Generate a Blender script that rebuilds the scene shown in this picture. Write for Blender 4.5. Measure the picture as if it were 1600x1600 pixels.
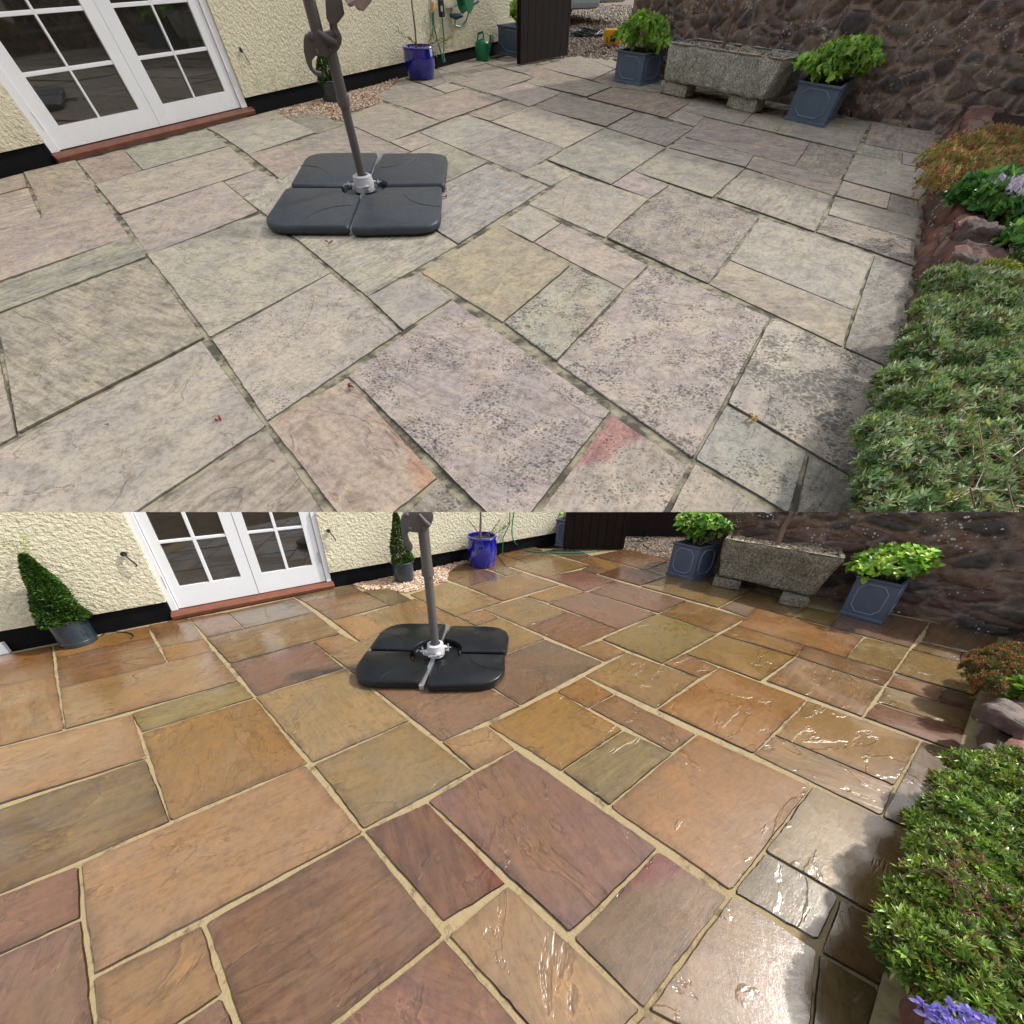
import bpy, bmesh, math, random
import numpy as np
from mathutils import Vector, Matrix, noise

random.seed(7); rng = np.random.default_rng(7)
for o in list(bpy.data.objects): bpy.data.objects.remove(o)
scene = bpy.context.scene
COL = scene.collection

# ------------------------------------------------------------------ camera, sky, sun, exposure
FPX, PX, PY = 534.0, 800.0, 950.0           # focal length and principal point of the lens (shifted down), in 1600ths of the frame
class Frame:
    """A level patio: its own ground plane (z = 0), right, forward and up, seen from the camera at height h."""
    def __init__(s, xa, ya, xb, yb, h, scale):
        l = np.cross([xa, ya, 1.], [xb, yb, 1.]); K = np.array([[FPX, 0, PX], [0, FPX, PY], [0, 0, 1.]])
        n = K.T @ l; n /= np.linalg.norm(n)
        if n[2] < 0: n = -n
        s.up = -n
        z = np.array([0, 0, 1.]); f = z - s.up * (z @ s.up); s.fwd = f / np.linalg.norm(f)
        s.right = -np.cross(s.fwd, s.up) * -1
        if s.right[0] < 0: s.right = -s.right
        s.h, s.scale = h, scale
        s.R = np.array([s.right, s.fwd, s.up])      # cv camera coords -> local
    def ray(s, px, py):
        return s.R @ np.array([(px - PX) / FPX, (py - PY) / FPX, 1.0])
    def G(s, px, py, z=0.0):
        d = s.ray(px, py); t = (z - s.h) / d[2]
        return Vector((d[0] * t, d[1] * t, z))
    def proj(s, p):
        c = s.R.T @ (np.array([p[0], p[1], p[2]]) - np.array([0, 0, s.h]))
        return PX + FPX * c[0] / c[2], PY + FPX * c[1] / c[2], c[2]
    def V(s, base, py):                              # height above base at which the upright line reaches row py
        lo, hi = 0.0, s.h * 2.5
        for _ in range(40):
            m = (lo + hi) / 2
            x, y, c = s.proj((base[0], base[1], m))
            if c > 0.05 and y > py: lo = m
            else: hi = m
        return lo
    def Wp(s, px, py, a, b, off=0.0):                # ray meets the upright plane through a, b (moved off towards the viewer)
        t = Vector((b[0] - a[0], b[1] - a[1], 0)).normalized(); n = Vector((t.y, -t.x, 0))
        o = Vector((0, 0, s.h)); d = Vector(s.ray(px, py)); a = Vector((a[0], a[1], 0)) + n * off
        k = (a - o).dot(n) / d.dot(n); p = o + d * k
        return p, (p - a).dot(t), p.z
    def upp(s, p):                                   # local units per pixel at p
        return s.proj(p)[2] / FPX

WB = Frame(1657, 693, 62, 668, 1.33, 1.0)            # the lower, wet patio: the level ground of the scene
WT = Frame(1511, -94, -116, -94, 1.0, 4.2)           # the upper, dry patio, on rising ground behind it
def to_world(w):
    A = WB.R @ w.R.T * w.scale
    m = Matrix.Identity(4)
    for i in range(3):
        for j in range(3): m[i][j] = A[i][j]
    t = np.array([0, 0, WB.h]) + A @ np.array([0, 0, -w.h])
    for i in range(3): m[i][3] = t[i]
    return m
WB.M, WT.M = to_world(WB), to_world(WT)

cam = bpy.data.cameras.new('camera'); co = bpy.data.objects.new('camera', cam); COL.objects.link(co)
Rc = WB.R @ np.diag([1, -1, -1])
mc = Matrix.Identity(4)
for i in range(3):
    for j in range(3): mc[i][j] = Rc[i][j]
mc[2][3] = WB.h
co.matrix_world = mc
cam.sensor_width = 36; cam.lens = FPX / 1600 * 36; cam.shift_y = (PY - 800) / 1600
cam.clip_start = .02; cam.clip_end = 2000
scene.camera = co

SUN_AZ, SUN_EL = math.radians(14), math.radians(50)  # azimuth from +x (the right) towards +y (away)
sd = Vector((math.cos(SUN_EL) * math.cos(SUN_AZ), math.cos(SUN_EL) * math.sin(SUN_AZ), math.sin(SUN_EL)))
wd = bpy.data.worlds.new('World'); scene.world = wd; wd.use_nodes = True
nt = wd.node_tree; bg = nt.nodes['Background']
sky = nt.nodes.new('ShaderNodeTexSky'); sky.sky_type = 'NISHITA'; sky.sun_disc = False
sky.sun_elevation = SUN_EL; sky.sun_rotation = math.pi / 2 - SUN_AZ
sky.air_density = 1.0; sky.dust_density = 3.0; sky.ozone_density = 1.0
hs = nt.nodes.new('ShaderNodeHueSaturation'); hs.inputs['Saturation'].default_value = .32   # hazy, whitish sky
nt.links.new(sky.outputs[0], hs.inputs['Color']); nt.links.new(hs.outputs[0], bg.inputs[0]); bg.inputs[1].default_value = 0.15
sl = bpy.data.lights.new('sun', 'SUN'); sl.energy = 2.6; sl.angle = math.radians(2.2); sl.color = (1.0, .95, .87)
so = bpy.data.objects.new('sun', sl); COL.objects.link(so); so.location = (5, 0, 12)
so.rotation_euler = sd.to_track_quat('Z', 'Y').to_euler()
scene.view_settings.view_transform = 'Standard'; scene.view_settings.look = 'None'
scene.view_settings.exposure = 0.75; scene.view_settings.gamma = 1

# ------------------------------------------------------------------ small helpers
def lin(c):
    return tuple(((x / 255) / 12.92 if x / 255 <= .04045 else ((x / 255 + .055) / 1.055) ** 2.4) for x in c)
H = np.array([[8.04547260e-01, 1.51689898e-01, 1.69415946e+02], [-5.69418118e-02, 9.88901100e-01, 7.52209197e+02], [-1.04275561e-04, 1.64560838e-04, 1.0]])
HI = np.linalg.inv(H)
def ap(M_, p):
    q = M_ @ np.array([p[0], p[1], 1.0]); return (q[0] / q[2], q[1] / q[2])
def V2(p): return Vector((p[0], p[1], 0))

class MB:
    def __init__(s): s.v = []; s.f = []; s.c = []
    def add(s, vs, fs, col=None):
        b = len(s.v); s.v += [tuple(v) for v in vs]; s.f += [tuple(b + i for i in f) for f in fs]
        s.c += [col] * len(fs); return s
    def prism(s, pts, z0, z1, col=None):
        n = len(pts); vs = [(p[0], p[1], z0) for p in pts] + [(p[0], p[1], z1) for p in pts]
        a = sum(pts[i][0] * pts[(i + 1) % n][1] - pts[(i + 1) % n][0] * pts[i][1] for i in range(n))
        fs = [tuple(range(n))[::-1], tuple(range(n, 2 * n))] + [(i, (i + 1) % n, n + (i + 1) % n, n + i) for i in range(n)]
        if a < 0: fs = [f[::-1] for f in fs]
        return s.add(vs, fs, col)
    def frus(s, lo, hi, col=None):                    # two rings of 3D points
        n = len(lo)
        return s.add(list(lo) + list(hi), [tuple(range(n))[::-1], tuple(range(n, 2 * n))] + [(i, (i + 1) % n, n + (i + 1) % n, n + i) for i in range(n)], col)
    def obox(s, o, x, y, z, col=None):                # corner + three edge vectors
        o, x, y, z = Vector(o), Vector(x), Vector(y), Vector(z)
        if x.cross(y).dot(z) < 0: x, y = y, x
        return s.frus([o, o + x, o + x + y, o + y], [o + z, o + x + z, o + x + y + z, o + y + z], col)
    def tube(s, path, r, n=10, col=None, cap=True):
        path = [Vector(p) for p in path]; rs = r if isinstance(r, (list, tuple)) else [r] * len(path)
        rings = []; prev = None
        for i, p in enumerate(path):
            t = (path[min(i + 1, len(path) - 1)] - path[max(i - 1, 0)]).normalized()
            if prev is None:
                a = t.orthogonal().normalized()
            else:
                a = (prev - t * prev.dot(t)); a = a.normalized() if a.length > 1e-6 else t.orthogonal().normalized()
            prev = a; b = t.cross(a)
            rings.append([p + (a * math.cos(2 * math.pi * k / n) + b * math.sin(2 * math.pi * k / n)) * rs[i] for k in range(n)])
        vs = [v for rg in rings for v in rg]; fs = []
        for i in range(len(path) - 1):
            for k in range(n):
                fs.append((i * n + k, i * n + (k + 1) % n, (i + 1) * n + (k + 1) % n, (i + 1) * n + k))
        if cap: fs += [tuple(range(n))[::-1], tuple((len(path) - 1) * n + k for k in range(n))]
        return s.add(vs, fs, col)
    def lathe(s, c, prof, n=40, col=None, close=False):  # prof = [(r, z)...]
        vs = []; fs = []
        for r, z in prof:
            vs += [(c[0] + r * math.cos(2 * math.pi * k / n), c[1] + r * math.sin(2 * math.pi * k / n), c[2] + z) for k in range(n)]
        m = len(prof)
        for i in range(m - 1):
            for k in range(n): fs.append((i * n + k, i * n + (k + 1) % n, (i + 1) * n + (k + 1) % n, (i + 1) * n + k))
        fs += [tuple(range(n))[::-1], tuple((m - 1) * n + k for k in range(n))]
        return s.add(vs, fs, col)

def plane_for(w, row):
    a, b = Vector(w.ray(0, row)), Vector(w.ray(1600, row)); n = a.cross(b).normalized()
    if n.z < 0: n = -n
    return Vector((0, 0, w.h)), n                       # n points to the side above the row

def mesh_obj(name, mb, mat, w, root=None, clip=True, bevel=0, smooth=False, kind=None, label=None, cat=None, group=None, weld=False, subd=0, fill=True):
    """One mesh object; its vertices are given in the patio's local coordinates."""
    me = bpy.data.meshes.new(name)
    base = root['base_'] if root is not None else (0, 0, 0)
    me.from_pydata(mb.v, [], mb.f)
    if any(c is not None for c in mb.c):
        at = me.color_attributes.new('Col', 'FLOAT_COLOR', 'CORNER')
        tot = np.array([len(f) for f in mb.f]); cc = np.array([(c if c is not None else (1, 1, 1)) for c in mb.c], dtype=np.float32)
        cc = np.concatenate([cc[:, :3], np.ones((len(cc), 1), np.float32)], 1)
        at.data.foreach_set('color', np.repeat(cc, tot, axis=0).ravel())
    need = False
    if clip and len(mb.v):
        V = np.array(mb.v); row = 800 if w is WB else 835
        c = (V - np.array([0, 0, w.h])) @ w.R; yy = PY + FPX * c[:, 1] / np.maximum(c[:, 2], 1e-3)
        need = bool((yy < row).any()) if w is WB else bool((yy > row).any())
    bm = None
    if need or bevel or weld:
        bm = bmesh.new(); bm.from_mesh(me)
        if weld: bmesh.ops.remove_doubles(bm, verts=bm.verts, dist=1e-5)
        if bevel:
            es = [e for e in bm.edges if len(e.link_faces) == 2 and e.calc_face_angle(0) > .5]
            bmesh.ops.bevel(bm, geom=es, offset=bevel, segments=2, affect='EDGES', profile=.6)
        if need:
            pc, pn = plane_for(w, 800 if w is WB else 835)
            r = bmesh.ops.bisect_plane(bm, geom=bm.verts[:] + bm.edges[:] + bm.faces[:], plane_co=pc, plane_no=pn,
                                       clear_outer=w is WB, clear_inner=w is WT)
            if fill:
                ed = [e for e in r['geom_cut'] if isinstance(e, bmesh.types.BMEdge) and e.is_boundary]
                if ed:
                    try: bmesh.ops.holes_fill(bm, edges=ed, sides=0)
                    except Exception: pass
        bm.to_mesh(me); bm.free()
    if len(me.vertices) == 0: return None
    b = Vector(base); me.transform(Matrix.Translation(-b))
    if smooth:
        me.shade_smooth()
        try: me.set_sharp_from_angle(angle=math.radians(75 if name in ('stone', 'basin', 'support_block') else 40))
        except Exception: pass
    me.materials.append(mat)
    o = bpy.data.objects.new(name, me); COL.objects.link(o)
    if root is not None: o.parent = root; o['base_'] = base
    else: o.matrix_world = w.M; o['base_'] = (0, 0, 0)
    if root is None and kind is None:                   # put the origin at its base
        V = np.array([v.co[:] for v in me.vertices]); c = Vector((V[:, 0].mean(), V[:, 1].mean(), V[:, 2].min()))
        me.transform(Matrix.Translation(-c)); o.matrix_world = w.M @ Matrix.Translation(c)
    if kind: o['kind'] = kind
    if label: o['label'] = label
    if cat: o['category'] = cat
    if group: o['group'] = group
    return o

def thing(name, w, base, label, cat, group=None, kind=None):
    o = bpy.data.objects.new(name, None); COL.objects.link(o); o.empty_display_size = .1
    o.matrix_world = w.M @ Matrix.Translation(Vector(base)); o['base_'] = tuple(base)
    o['label'] = label; o['category'] = cat
    if group: o['group'] = group
    if kind: o['kind'] = kind
    return o

# ------------------------------------------------------------------ materials
def new_mat(name):
    m = bpy.data.materials.new(name); m.use_nodes = True
    n = m.node_tree; b = n.nodes['Principled BSDF']; return m, n, b
def N(n, t, **k):
    x = n.nodes.new(t)
    for a, v in k.items(): setattr(x, a, v)
    return x
def noise_node(n, vec, scale, detail=4, rough=.6, dist=0.0):
    t = N(n, 'ShaderNodeTexNoise'); t.inputs['Scale'].default_value = scale; t.inputs['Detail'].default_value = detail
    t.inputs['Roughness'].default_value = rough; t.inputs['Distortion'].default_value = dist
    if vec is not None: n.links.new(vec, t.inputs['Vector'])
    return t.outputs['Fac']
def ramp(n, src, stops):
    r = N(n, 'ShaderNodeValToRGB'); e = r.color_ramp.elements
    while len(e) > 1: e.remove(e[0])
    e[0].position = stops[0][0]; e[0].color = tuple(stops[0][1]) + (1,) if len(stops[0][1]) == 3 else stops[0][1]
    for p, c in stops[1:]:
        x = e.new(p); x.color = tuple(c) + (1,)
    n.links.new(src, r.inputs[0]); return r.outputs[0]
def g3(v): return (v, v, v)
def mixc(n, a, b, fac, mode='MIX'):
    m = N(n, 'ShaderNodeMix', data_type='RGBA', blend_type=mode)
    for s, i in ((fac, 0), (a, 6), (b, 7)):
        if isinstance(s, (int, float)): m.inputs[i].default_value = s
        elif isinstance(s, tuple): m.inputs[i].default_value = s + (1,) if len(s) == 3 else s
        else: n.links.new(s, m.inputs[i])
    return m.outputs[2]
def math_n(n, op, a, b=0.0):
    m = N(n, 'ShaderNodeMath', operation=op)
    for i, s in enumerate((a, b)):
        if isinstance(s, (int, float)): m.inputs[i].default_value = s
        else: n.links.new(s, m.inputs[i])
    return m.outputs[0]
def bump(n, b, h, strength, dist, prev=None):
    u = N(n, 'ShaderNodeBump'); u.inputs['Strength'].default_value = strength; u.inputs['Distance'].default_value = dist
    n.links.new(h, u.inputs['Height'])
    if prev is not None: n.links.new(prev, u.inputs['Normal'])
    n.links.new(u.outputs[0], b.inputs['Normal']); return u.outputs[0]
def objc(n): return N(n, 'ShaderNodeTexCoord').outputs['Object']
def stretch(n, vec, sc, rot=(0, 0, 0)):
    m = N(n, 'ShaderNodeMapping'); m.inputs['Scale'].default_value = sc; m.inputs['Rotation'].default_value = rot
    n.links.new(vec, m.inputs[0]); return m.outputs[0]

def simple(name, col, rough=.5, metal=0.0, var=.12, vs=12.0, bs=0.0, bd=.002, spec=.5, coat=0.0, bsc=60.0):
    m, n, b = new_mat(name); v = objc(n)
    a = tuple(c * (1 - var) for c in col); d = tuple(min(1, c * (1 + var)) for c in col)
    f = noise_node(n, v, vs, 5, .65)
    n.links.new(mixc(n, a, d, ramp(n, f, [(.3, g3(0)), (.7, g3(1))])), b.inputs['Base Color'])
    r = noise_node(n, v, vs * 2.3, 4)
    n.links.new(math_n(n, 'MULTIPLY_ADD', r, .25) if False else math_n(n, 'ADD', math_n(n, 'MULTIPLY', r, .2), rough - .1), b.inputs['Roughness'])
    b.inputs['Metallic'].default_value = metal; b.inputs['Specular IOR Level'].default_value = spec; b.inputs['Coat Weight'].default_value = coat
    if bs: bump(n, b, noise_node(n, v, bsc, 5, .7), bs, bd)
    return m

def mat_leaf(name, rough=.45, trans=.35):
    m, n, b = new_mat(name)
    a = N(n, 'ShaderNodeAttribute', attribute_name='Col')
    n.links.new(a.outputs['Color'], b.inputs['Base Color']); b.inputs['Roughness'].default_value = rough
    t = N(n, 'ShaderNodeBsdfTranslucent'); n.links.new(a.outputs['Color'], t.inputs[0])
    mx = N(n, 'ShaderNodeMixShader'); mx.inputs[0].default_value = trans
    n.links.new(b.outputs[0], mx.inputs[1]); n.links.new(t.outputs[0], mx.inputs[2])
    n.links.new(mx.outputs[0], n.nodes['Material Output'].inputs[0]); return m

def mat_slab(name, wet):
    m, n, b = new_mat(name)
    base = N(n, 'ShaderNodeAttribute', attribute_name='Col').outputs['Color']
    aux = N(n, 'ShaderNodeAttribute', attribute_name='aux').outputs['Vector']
    ang = N(n, 'ShaderNodeAttribute', attribute_name='ang').outputs['Fac']
    sp = N(n, 'ShaderNodeSeparateXYZ'); n.links.new(aux, sp.inputs[0])
    lich = sp.outputs[2]
    stk = N(n, 'ShaderNodeAttribute', attribute_name='stk').outputs['Fac']; K = 1.0 if wet else WT.scale
    base2 = N(n, 'ShaderNodeAttribute', attribute_name='Col2').outputs['Color']; band = N(n, 'ShaderNodeAttribute', attribute_name='band').outputs['Vector']
    cb = N(n, 'ShaderNodeCombineXYZ'); n.links.new(sp.outputs[0], cb.inputs[0]); n.links.new(sp.outputs[1], cb.inputs[1])
    ad = N(n, 'ShaderNodeVectorMath', operation='ADD'); n.links.new(objc(n), ad.inputs[0]); n.links.new(cb.outputs[0], ad.inputs[1])
    ro = N(n, 'ShaderNodeVectorRotate', rotation_type='Z_AXIS'); n.links.new(ad.outputs[0], ro.inputs['Vector']); n.links.new(ang, ro.inputs['Angle'])
    v = ro.outputs[0]
    st = stretch(n, v, (1.4, 9, 1))
    streak = noise_node(n, st, 3.2, 7, .62, .6)
    blot = noise_node(n, v, 3.4, 4, .6, 1.2)
    fine = noise_node(n, v, 170, 3, .7)
    mid = noise_node(n, v, 34, 6, .75)
    oc = objc(n); sb = N(n, 'ShaderNodeSeparateXYZ'); n.links.new(band, sb.inputs[0]); so_ = N(n, 'ShaderNodeSeparateXYZ'); n.links.new(oc, so_.inputs[0])
    lv = math_n(n, 'ADD', math_n(n, 'ADD', math_n(n, 'MULTIPLY', sb.outputs[0], so_.outputs[0]), math_n(n, 'MULTIPLY', sb.outputs[1], so_.outputs[1])), sb.outputs[2])
    lv = math_n(n, 'ADD', lv, math_n(n, 'MULTIPLY', math_n(n, 'SUBTRACT', noise_node(n, v, 5, 4, .6), .5), .22))
    bm_ = ramp(n, math_n(n, 'ADD', lv, .5), [(.48, g3(0)), (.53, g3(1))])
    m2 = ramp(n, noise_node(n, stretch(n, v, (1, 2.2, 1)), 1.9, 5, .6, 1.0), [(.46, g3(0)), (.66, g3(.6))])
    base = mixc(n, base, base2, math_n(n, 'MAXIMUM', bm_, math_n(n, 'MULTIPLY', m2, math_n(n, 'LESS_THAN', sb.outputs[2], -5.0))))
    # riven layers: stepped noise makes ledges
    lay = noise_node(n, stretch(n, v, (1.0, 1.7, 1)), 1.8, 6, .56, .7)
    st_ = math_n(n, 'MULTIPLY', lay, 5.0)
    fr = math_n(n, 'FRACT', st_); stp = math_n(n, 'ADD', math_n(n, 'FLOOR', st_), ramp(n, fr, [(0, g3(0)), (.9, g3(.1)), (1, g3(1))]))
    if wet:
        c = mixc(n, base, mixc(n, base, (.62, .58, .55), 1.0, 'MULTIPLY'), math_n(n, 'MULTIPLY', ramp(n, streak, [(.42, g3(0)), (.66, g3(.85))]), stk))
        c = mixc(n, c, mixc(n, c, (1.22, 1.13, .95), 1.0, 'MULTIPLY'), ramp(n, blot, [(.4, g3(0)), (.65, g3(.8))]))
        c = mixc(n, c, mixc(n, c, (.62, .60, .62), 1.0, 'MULTIPLY'), ramp(n, mid, [(.47, g3(0)), (.66, g3(.7))]))
        c = mixc(n, c, mixc(n, c, (.6, .58, .56), 1.0, 'MULTIPLY'), ramp(n, noise_node(n, stretch(n, v, (2, 16, 1)), 6, 6, .7, .8), [(.5, g3(0)), (.68, g3(.6))]))
        c = mixc(n, c, mixc(n, c, (1.45, 1.42, 1.35), 1.0, 'MULTIPLY'), math_n(n, 'MULTIPLY', ramp(n, fr, [(0, g3(1)), (.05, g3(0))]), ramp(n, blot, [(.4, g3(0)), (.55, g3(.8))])))  # thin bright ledge lines: highlights painted into the wet colour
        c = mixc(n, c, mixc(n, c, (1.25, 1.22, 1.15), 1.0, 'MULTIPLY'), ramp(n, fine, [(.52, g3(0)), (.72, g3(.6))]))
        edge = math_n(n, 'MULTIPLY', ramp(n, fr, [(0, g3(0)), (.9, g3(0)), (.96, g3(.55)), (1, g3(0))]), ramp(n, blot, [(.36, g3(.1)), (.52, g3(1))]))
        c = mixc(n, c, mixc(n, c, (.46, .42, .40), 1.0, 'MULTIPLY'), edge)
        ed = N(n, 'ShaderNodeAttribute', attribute_name='edge').outputs['Fac']
        c = mixc(n, c, mixc(n, c, (.5, .48, .46), 1.0, 'MULTIPLY'), math_n(n, 'MULTIPLY', ed, ramp(n, noise_node(n, v, 12, 5, .7), [(.38, g3(0)), (.66, g3(1))])))
        n.links.new(c, b.inputs['Base Color'])
        pud = noise_node(n, v, 2.2, 4, .55, .8)
        n.links.new(ramp(n, pud, [(.4, g3(.38)), (.56, g3(.2))]), b.inputs['Roughness'])
        b.inputs['Specular IOR Level'].default_value = .5
        n.links.new(ramp(n, pud, [(.42, g3(.35)), (.52, g3(1))]), b.inputs['Coat Weight'])
        b.inputs['Coat Roughness'].default_value = .045; b.inputs['Coat IOR'].default_value = 1.6
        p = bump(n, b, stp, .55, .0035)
        p = bump(n, b, math_n(n, 'MULTIPLY', streak, stk), .3, .010, p)
        p = bump(n, b, mid, .4, .002, p)
        cn = N(n, 'ShaderNodeBump'); cn.inputs['Strength'].default_value = .22; cn.inputs['Distance'].default_value = .003
        n.links.new(math_n(n, 'ADD', stp, math_n(n, 'ADD', math_n(n, 'MULTIPLY', noise_node(n, v, 11, 6, .68), 1.8), math_n(n, 'MULTIPLY', noise_node(n, stretch(n, v, (2, 9, 1)), 7, 5, .7, .6), .9))), cn.inputs['Height']); n.links.new(cn.outputs[0], b.inputs['Coat Normal'])
    else:
        c = mixc(n, base, mixc(n, base, (.58, .58, .57), 1.0, 'MULTIPLY'), math_n(n, 'MULTIPLY', ramp(n, streak, [(.44, g3(0)), (.68, g3(.9))]), stk))
        c = mixc(n, c, mixc(n, c, (1.3, 1.26, 1.14), 1.0, 'MULTIPLY'), ramp(n, blot, [(.42, g3(0)), (.62, g3(.8))]))
        c = mixc(n, c, mixc(n, c, (.62, .62, .61), 1.0, 'MULTIPLY'), ramp(n, mid, [(.47, g3(0)), (.66, g3(.9))]))
        dirt = noise_node(n, v, 9, 6, .75, .5); c = mixc(n, c, mixc(n, c, (.66, .65, .62), 1.0, 'MULTIPLY'), ramp(n, dirt, [(.48, g3(0)), (.64, g3(.85))]))
        c = mixc(n, c, mixc(n, c, (.7, .7, .7), 1.0, 'MULTIPLY'), ramp(n, fine, [(.48, g3(0)), (.7, g3(.7))]))
        # lichen spots
        vo = N(n, 'ShaderNodeTexVoronoi'); vo.inputs['Scale'].default_value = 34; n.links.new(v, vo.inputs['Vector'])
        patch = noise_node(n, v, 4.0, 4, .65)
        thr = math_n(n, 'MULTIPLY', math_n(n, 'MULTIPLY', ramp(n, patch, [(.36, g3(0)), (.56, g3(1))]), lich), .5)
        spot = math_n(n, 'LESS_THAN', math_n(n, 'ADD', vo.outputs['Distance'], math_n(n, 'MULTIPLY', fine, .12)), thr)
        vo2 = N(n, 'ShaderNodeTexVoronoi'); vo2.inputs['Scale'].default_value = 75; n.links.new(v, vo2.inputs['Vector'])
        spot2 = math_n(n, 'LESS_THAN', vo2.outputs['Distance'], math_n(n, 'MULTIPLY', thr, 1.25))
        c = mixc(n, c, (.07, .07, .065), math_n(n, 'MULTIPLY', math_n(n, 'MAXIMUM', spot, math_n(n, 'MULTIPLY', spot2, .7)), .75))
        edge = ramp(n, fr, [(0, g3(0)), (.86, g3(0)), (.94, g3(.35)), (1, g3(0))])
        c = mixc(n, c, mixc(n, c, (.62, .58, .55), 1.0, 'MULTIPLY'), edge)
        n.links.new(c, b.inputs['Base Color']); b.inputs['Roughness'].default_value = .8; b.inputs['Specular IOR Level'].default_value = .3
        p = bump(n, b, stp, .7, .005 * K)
        p = bump(n, b, math_n(n, 'MULTIPLY', streak, stk), .5, .012 * K, p)
        p = bump(n, b, mid, .6, .004 * K, p)
        p = bump(n, b, fine, .4, .0015 * K, p)
    return m

def mat_render(name, K):
    m, n, b = new_mat(name); v = objc(n)
    a = noise_node(n, v, 3, 4); f = noise_node(n, v, 40, 4, .6, .15); g = noise_node(n, v, 95, 4, .65)
    c = mixc(n, lin((224, 217, 186)), lin((236, 230, 204)), a)
    zz = N(n, 'ShaderNodeSeparateXYZ'); n.links.new(v, zz.inputs[0]); sp_ = math_n(n, 'MULTIPLY', ramp(n, zz.outputs[2], [(.1, g3(1)), (.3, g3(0))]), ramp(n, noise_node(n, v, 9, 6, .75), [(.42, g3(0)), (.62, g3(.55))]))
    c = mixc(n, c, lin((150, 138, 112)), sp_)
    c = mixc(n, c, mixc(n, c, (.85, .82, .74), 1.0, 'MULTIPLY'), ramp(n, f, [(.3, g3(.5)), (.5, g3(0))]))
    n.links.new(c, b.inputs['Base Color']); b.inputs['Roughness'].default_value = .85
    p = bump(n, b, f, 1.0, .035 * K); bump(n, b, g, .5, .006 * K, p)
    return m

def mat_stonewall(name, wet):
    m, n, b = new_mat(name); v = objc(n)
    base = N(n, 'ShaderNodeAttribute', attribute_name='Col').outputs['Color']
    f = noise_node(n, v, 22, 7, .75, .4); g = noise_node(n, v, 85, 4, .7)
    c = mixc(n, mixc(n, base, (.6, .58, .58), 1.0, 'MULTIPLY'), base, ramp(n, f, [(.34, g3(0)), (.62, g3(1))]))
    c = mixc(n, c, mixc(n, c, (1.7, 1.6, 1.5), 1.0, 'MULTIPLY'), ramp(n, g, [(.52, g3(0)), (.7, g3(.8))]))
    vo = N(n, 'ShaderNodeTexVoronoi'); vo.inputs['Scale'].default_value = 34; n.links.new(v, vo.inputs['Vector'])
    pt = noise_node(n, v, 4.2, 4, .7)
    sp = math_n(n, 'LESS_THAN', math_n(n, 'ADD', vo.outputs['Distance'], math_n(n, 'MULTIPLY', g, .25)), math_n(n, 'MULTIPLY', ramp(n, pt, [(.46, g3(0)), (.62, g3(1))]), .42))
    c = mixc(n, c, (.62, .62, .6), math_n(n, 'MULTIPLY', sp, .85))
    n.links.new(c, b.inputs['Base Color']); b.inputs['Roughness'].default_value = .55 if wet else .85
    K = 1.0 if wet else WT.scale
    p = bump(n, b, f, .8, .011 * K); bump(n, b, g, .6, .005 * K, p)
    return m

def mat_granite(name, K, tint):
    m, n, b = new_mat(name); v = objc(n)
    f = noise_node(n, v, 62, 5, .8); g = noise_node(n, v, 5, 4, .6)
    c = ramp(n, f, [(.36, lin((84, 84, 78))), (.46, lin((150, 150, 140))), (.54, lin((188, 186, 176))), (.64, lin((232, 228, 218)))])
    c = mixc(n, c, tint, 1.0, 'MULTIPLY')
    c = mixc(n, c, mixc(n, c, (.55, .56, .48), 1.0, 'MULTIPLY'), ramp(n, g, [(.42, g3(0)), (.66, g3(.8))]))
    n.links.new(c, b.inputs['Base Color']); b.inputs['Roughness'].default_value = .85
    p = bump(n, b, f, .9, .006 * K); bump(n, b, noise_node(n, v, 22, 5, .7), .7, .015 * K, p)
    return m

def mat_pebble(name):
    m, n, b = new_mat(name)
    base = N(n, 'ShaderNodeAttribute', attribute_name='Col').outputs['Color']
    f = noise_node(n, objc(n), 140, 3)
    n.links.new(mixc(n, mixc(n, base, (.7, .68, .62), 1.0, 'MULTIPLY'), base, f), b.inputs['Base Color']); b.inputs['Roughness'].default_value = .55
    return m

def mat_mortar(name, ca, cb_, cd, thr):
    m, n, b = new_mat(name); v = objc(n)
    f = noise_node(n, v, 5, 5, .65); g = noise_node(n, v, 60, 5, .7); k = noise_node(n, v, 14, 4, .7)
    c = mixc(n, ca, cb_, g)
    c = mixc(n, c, cd, ramp(n, f, [(thr - .05, g3(0)), (thr + .08, g3(.9))]))
    c = mixc(n, c, cd, ramp(n, k, [(.56, g3(0)), (.68, g3(.8))]))
    n.links.new(c, b.inputs['Base Color']); b.inputs['Roughness'].default_value = .9
    bump(n, b, g, .8, .006); return m

M = {}
M['slab_T'] = mat_slab('dry_riven_sandstone', False)
M['slab_B'] = mat_slab('wet_riven_sandstone', True)
M['mortar_T'] = mat_mortar('weathered_mortar', lin((182, 172, 142)), lin((150, 142, 118)), lin((66, 63, 54)), .50)
M['mortar_B'] = mat_mortar('pale_mortar', lin((164, 147, 112)), lin((142, 124, 92)), lin((92, 76, 54)), .64)
M['render_T'] = mat_render('roughcast_cream', WT.scale); M['render_B'] = mat_render('roughcast_cream_lower', 1.0)  # same cream in both, only the bump depth differs
M['plinth'] = simple('black_plinth_paint', (.005, .005, .006), .7, var=.3, bs=.5, bd=.01, bsc=18, spec=.12)
M['white'] = simple('white_gloss_paint', (.78, .80, .82), .3, var=.03, vs=5)
M['sill'] = simple('hardwood_sill', lin((112, 66, 48)), .45, var=.25, vs=14, bs=.3)
M['gap'] = simple('dark_gap', (.01, .01, .01), .8)
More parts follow.
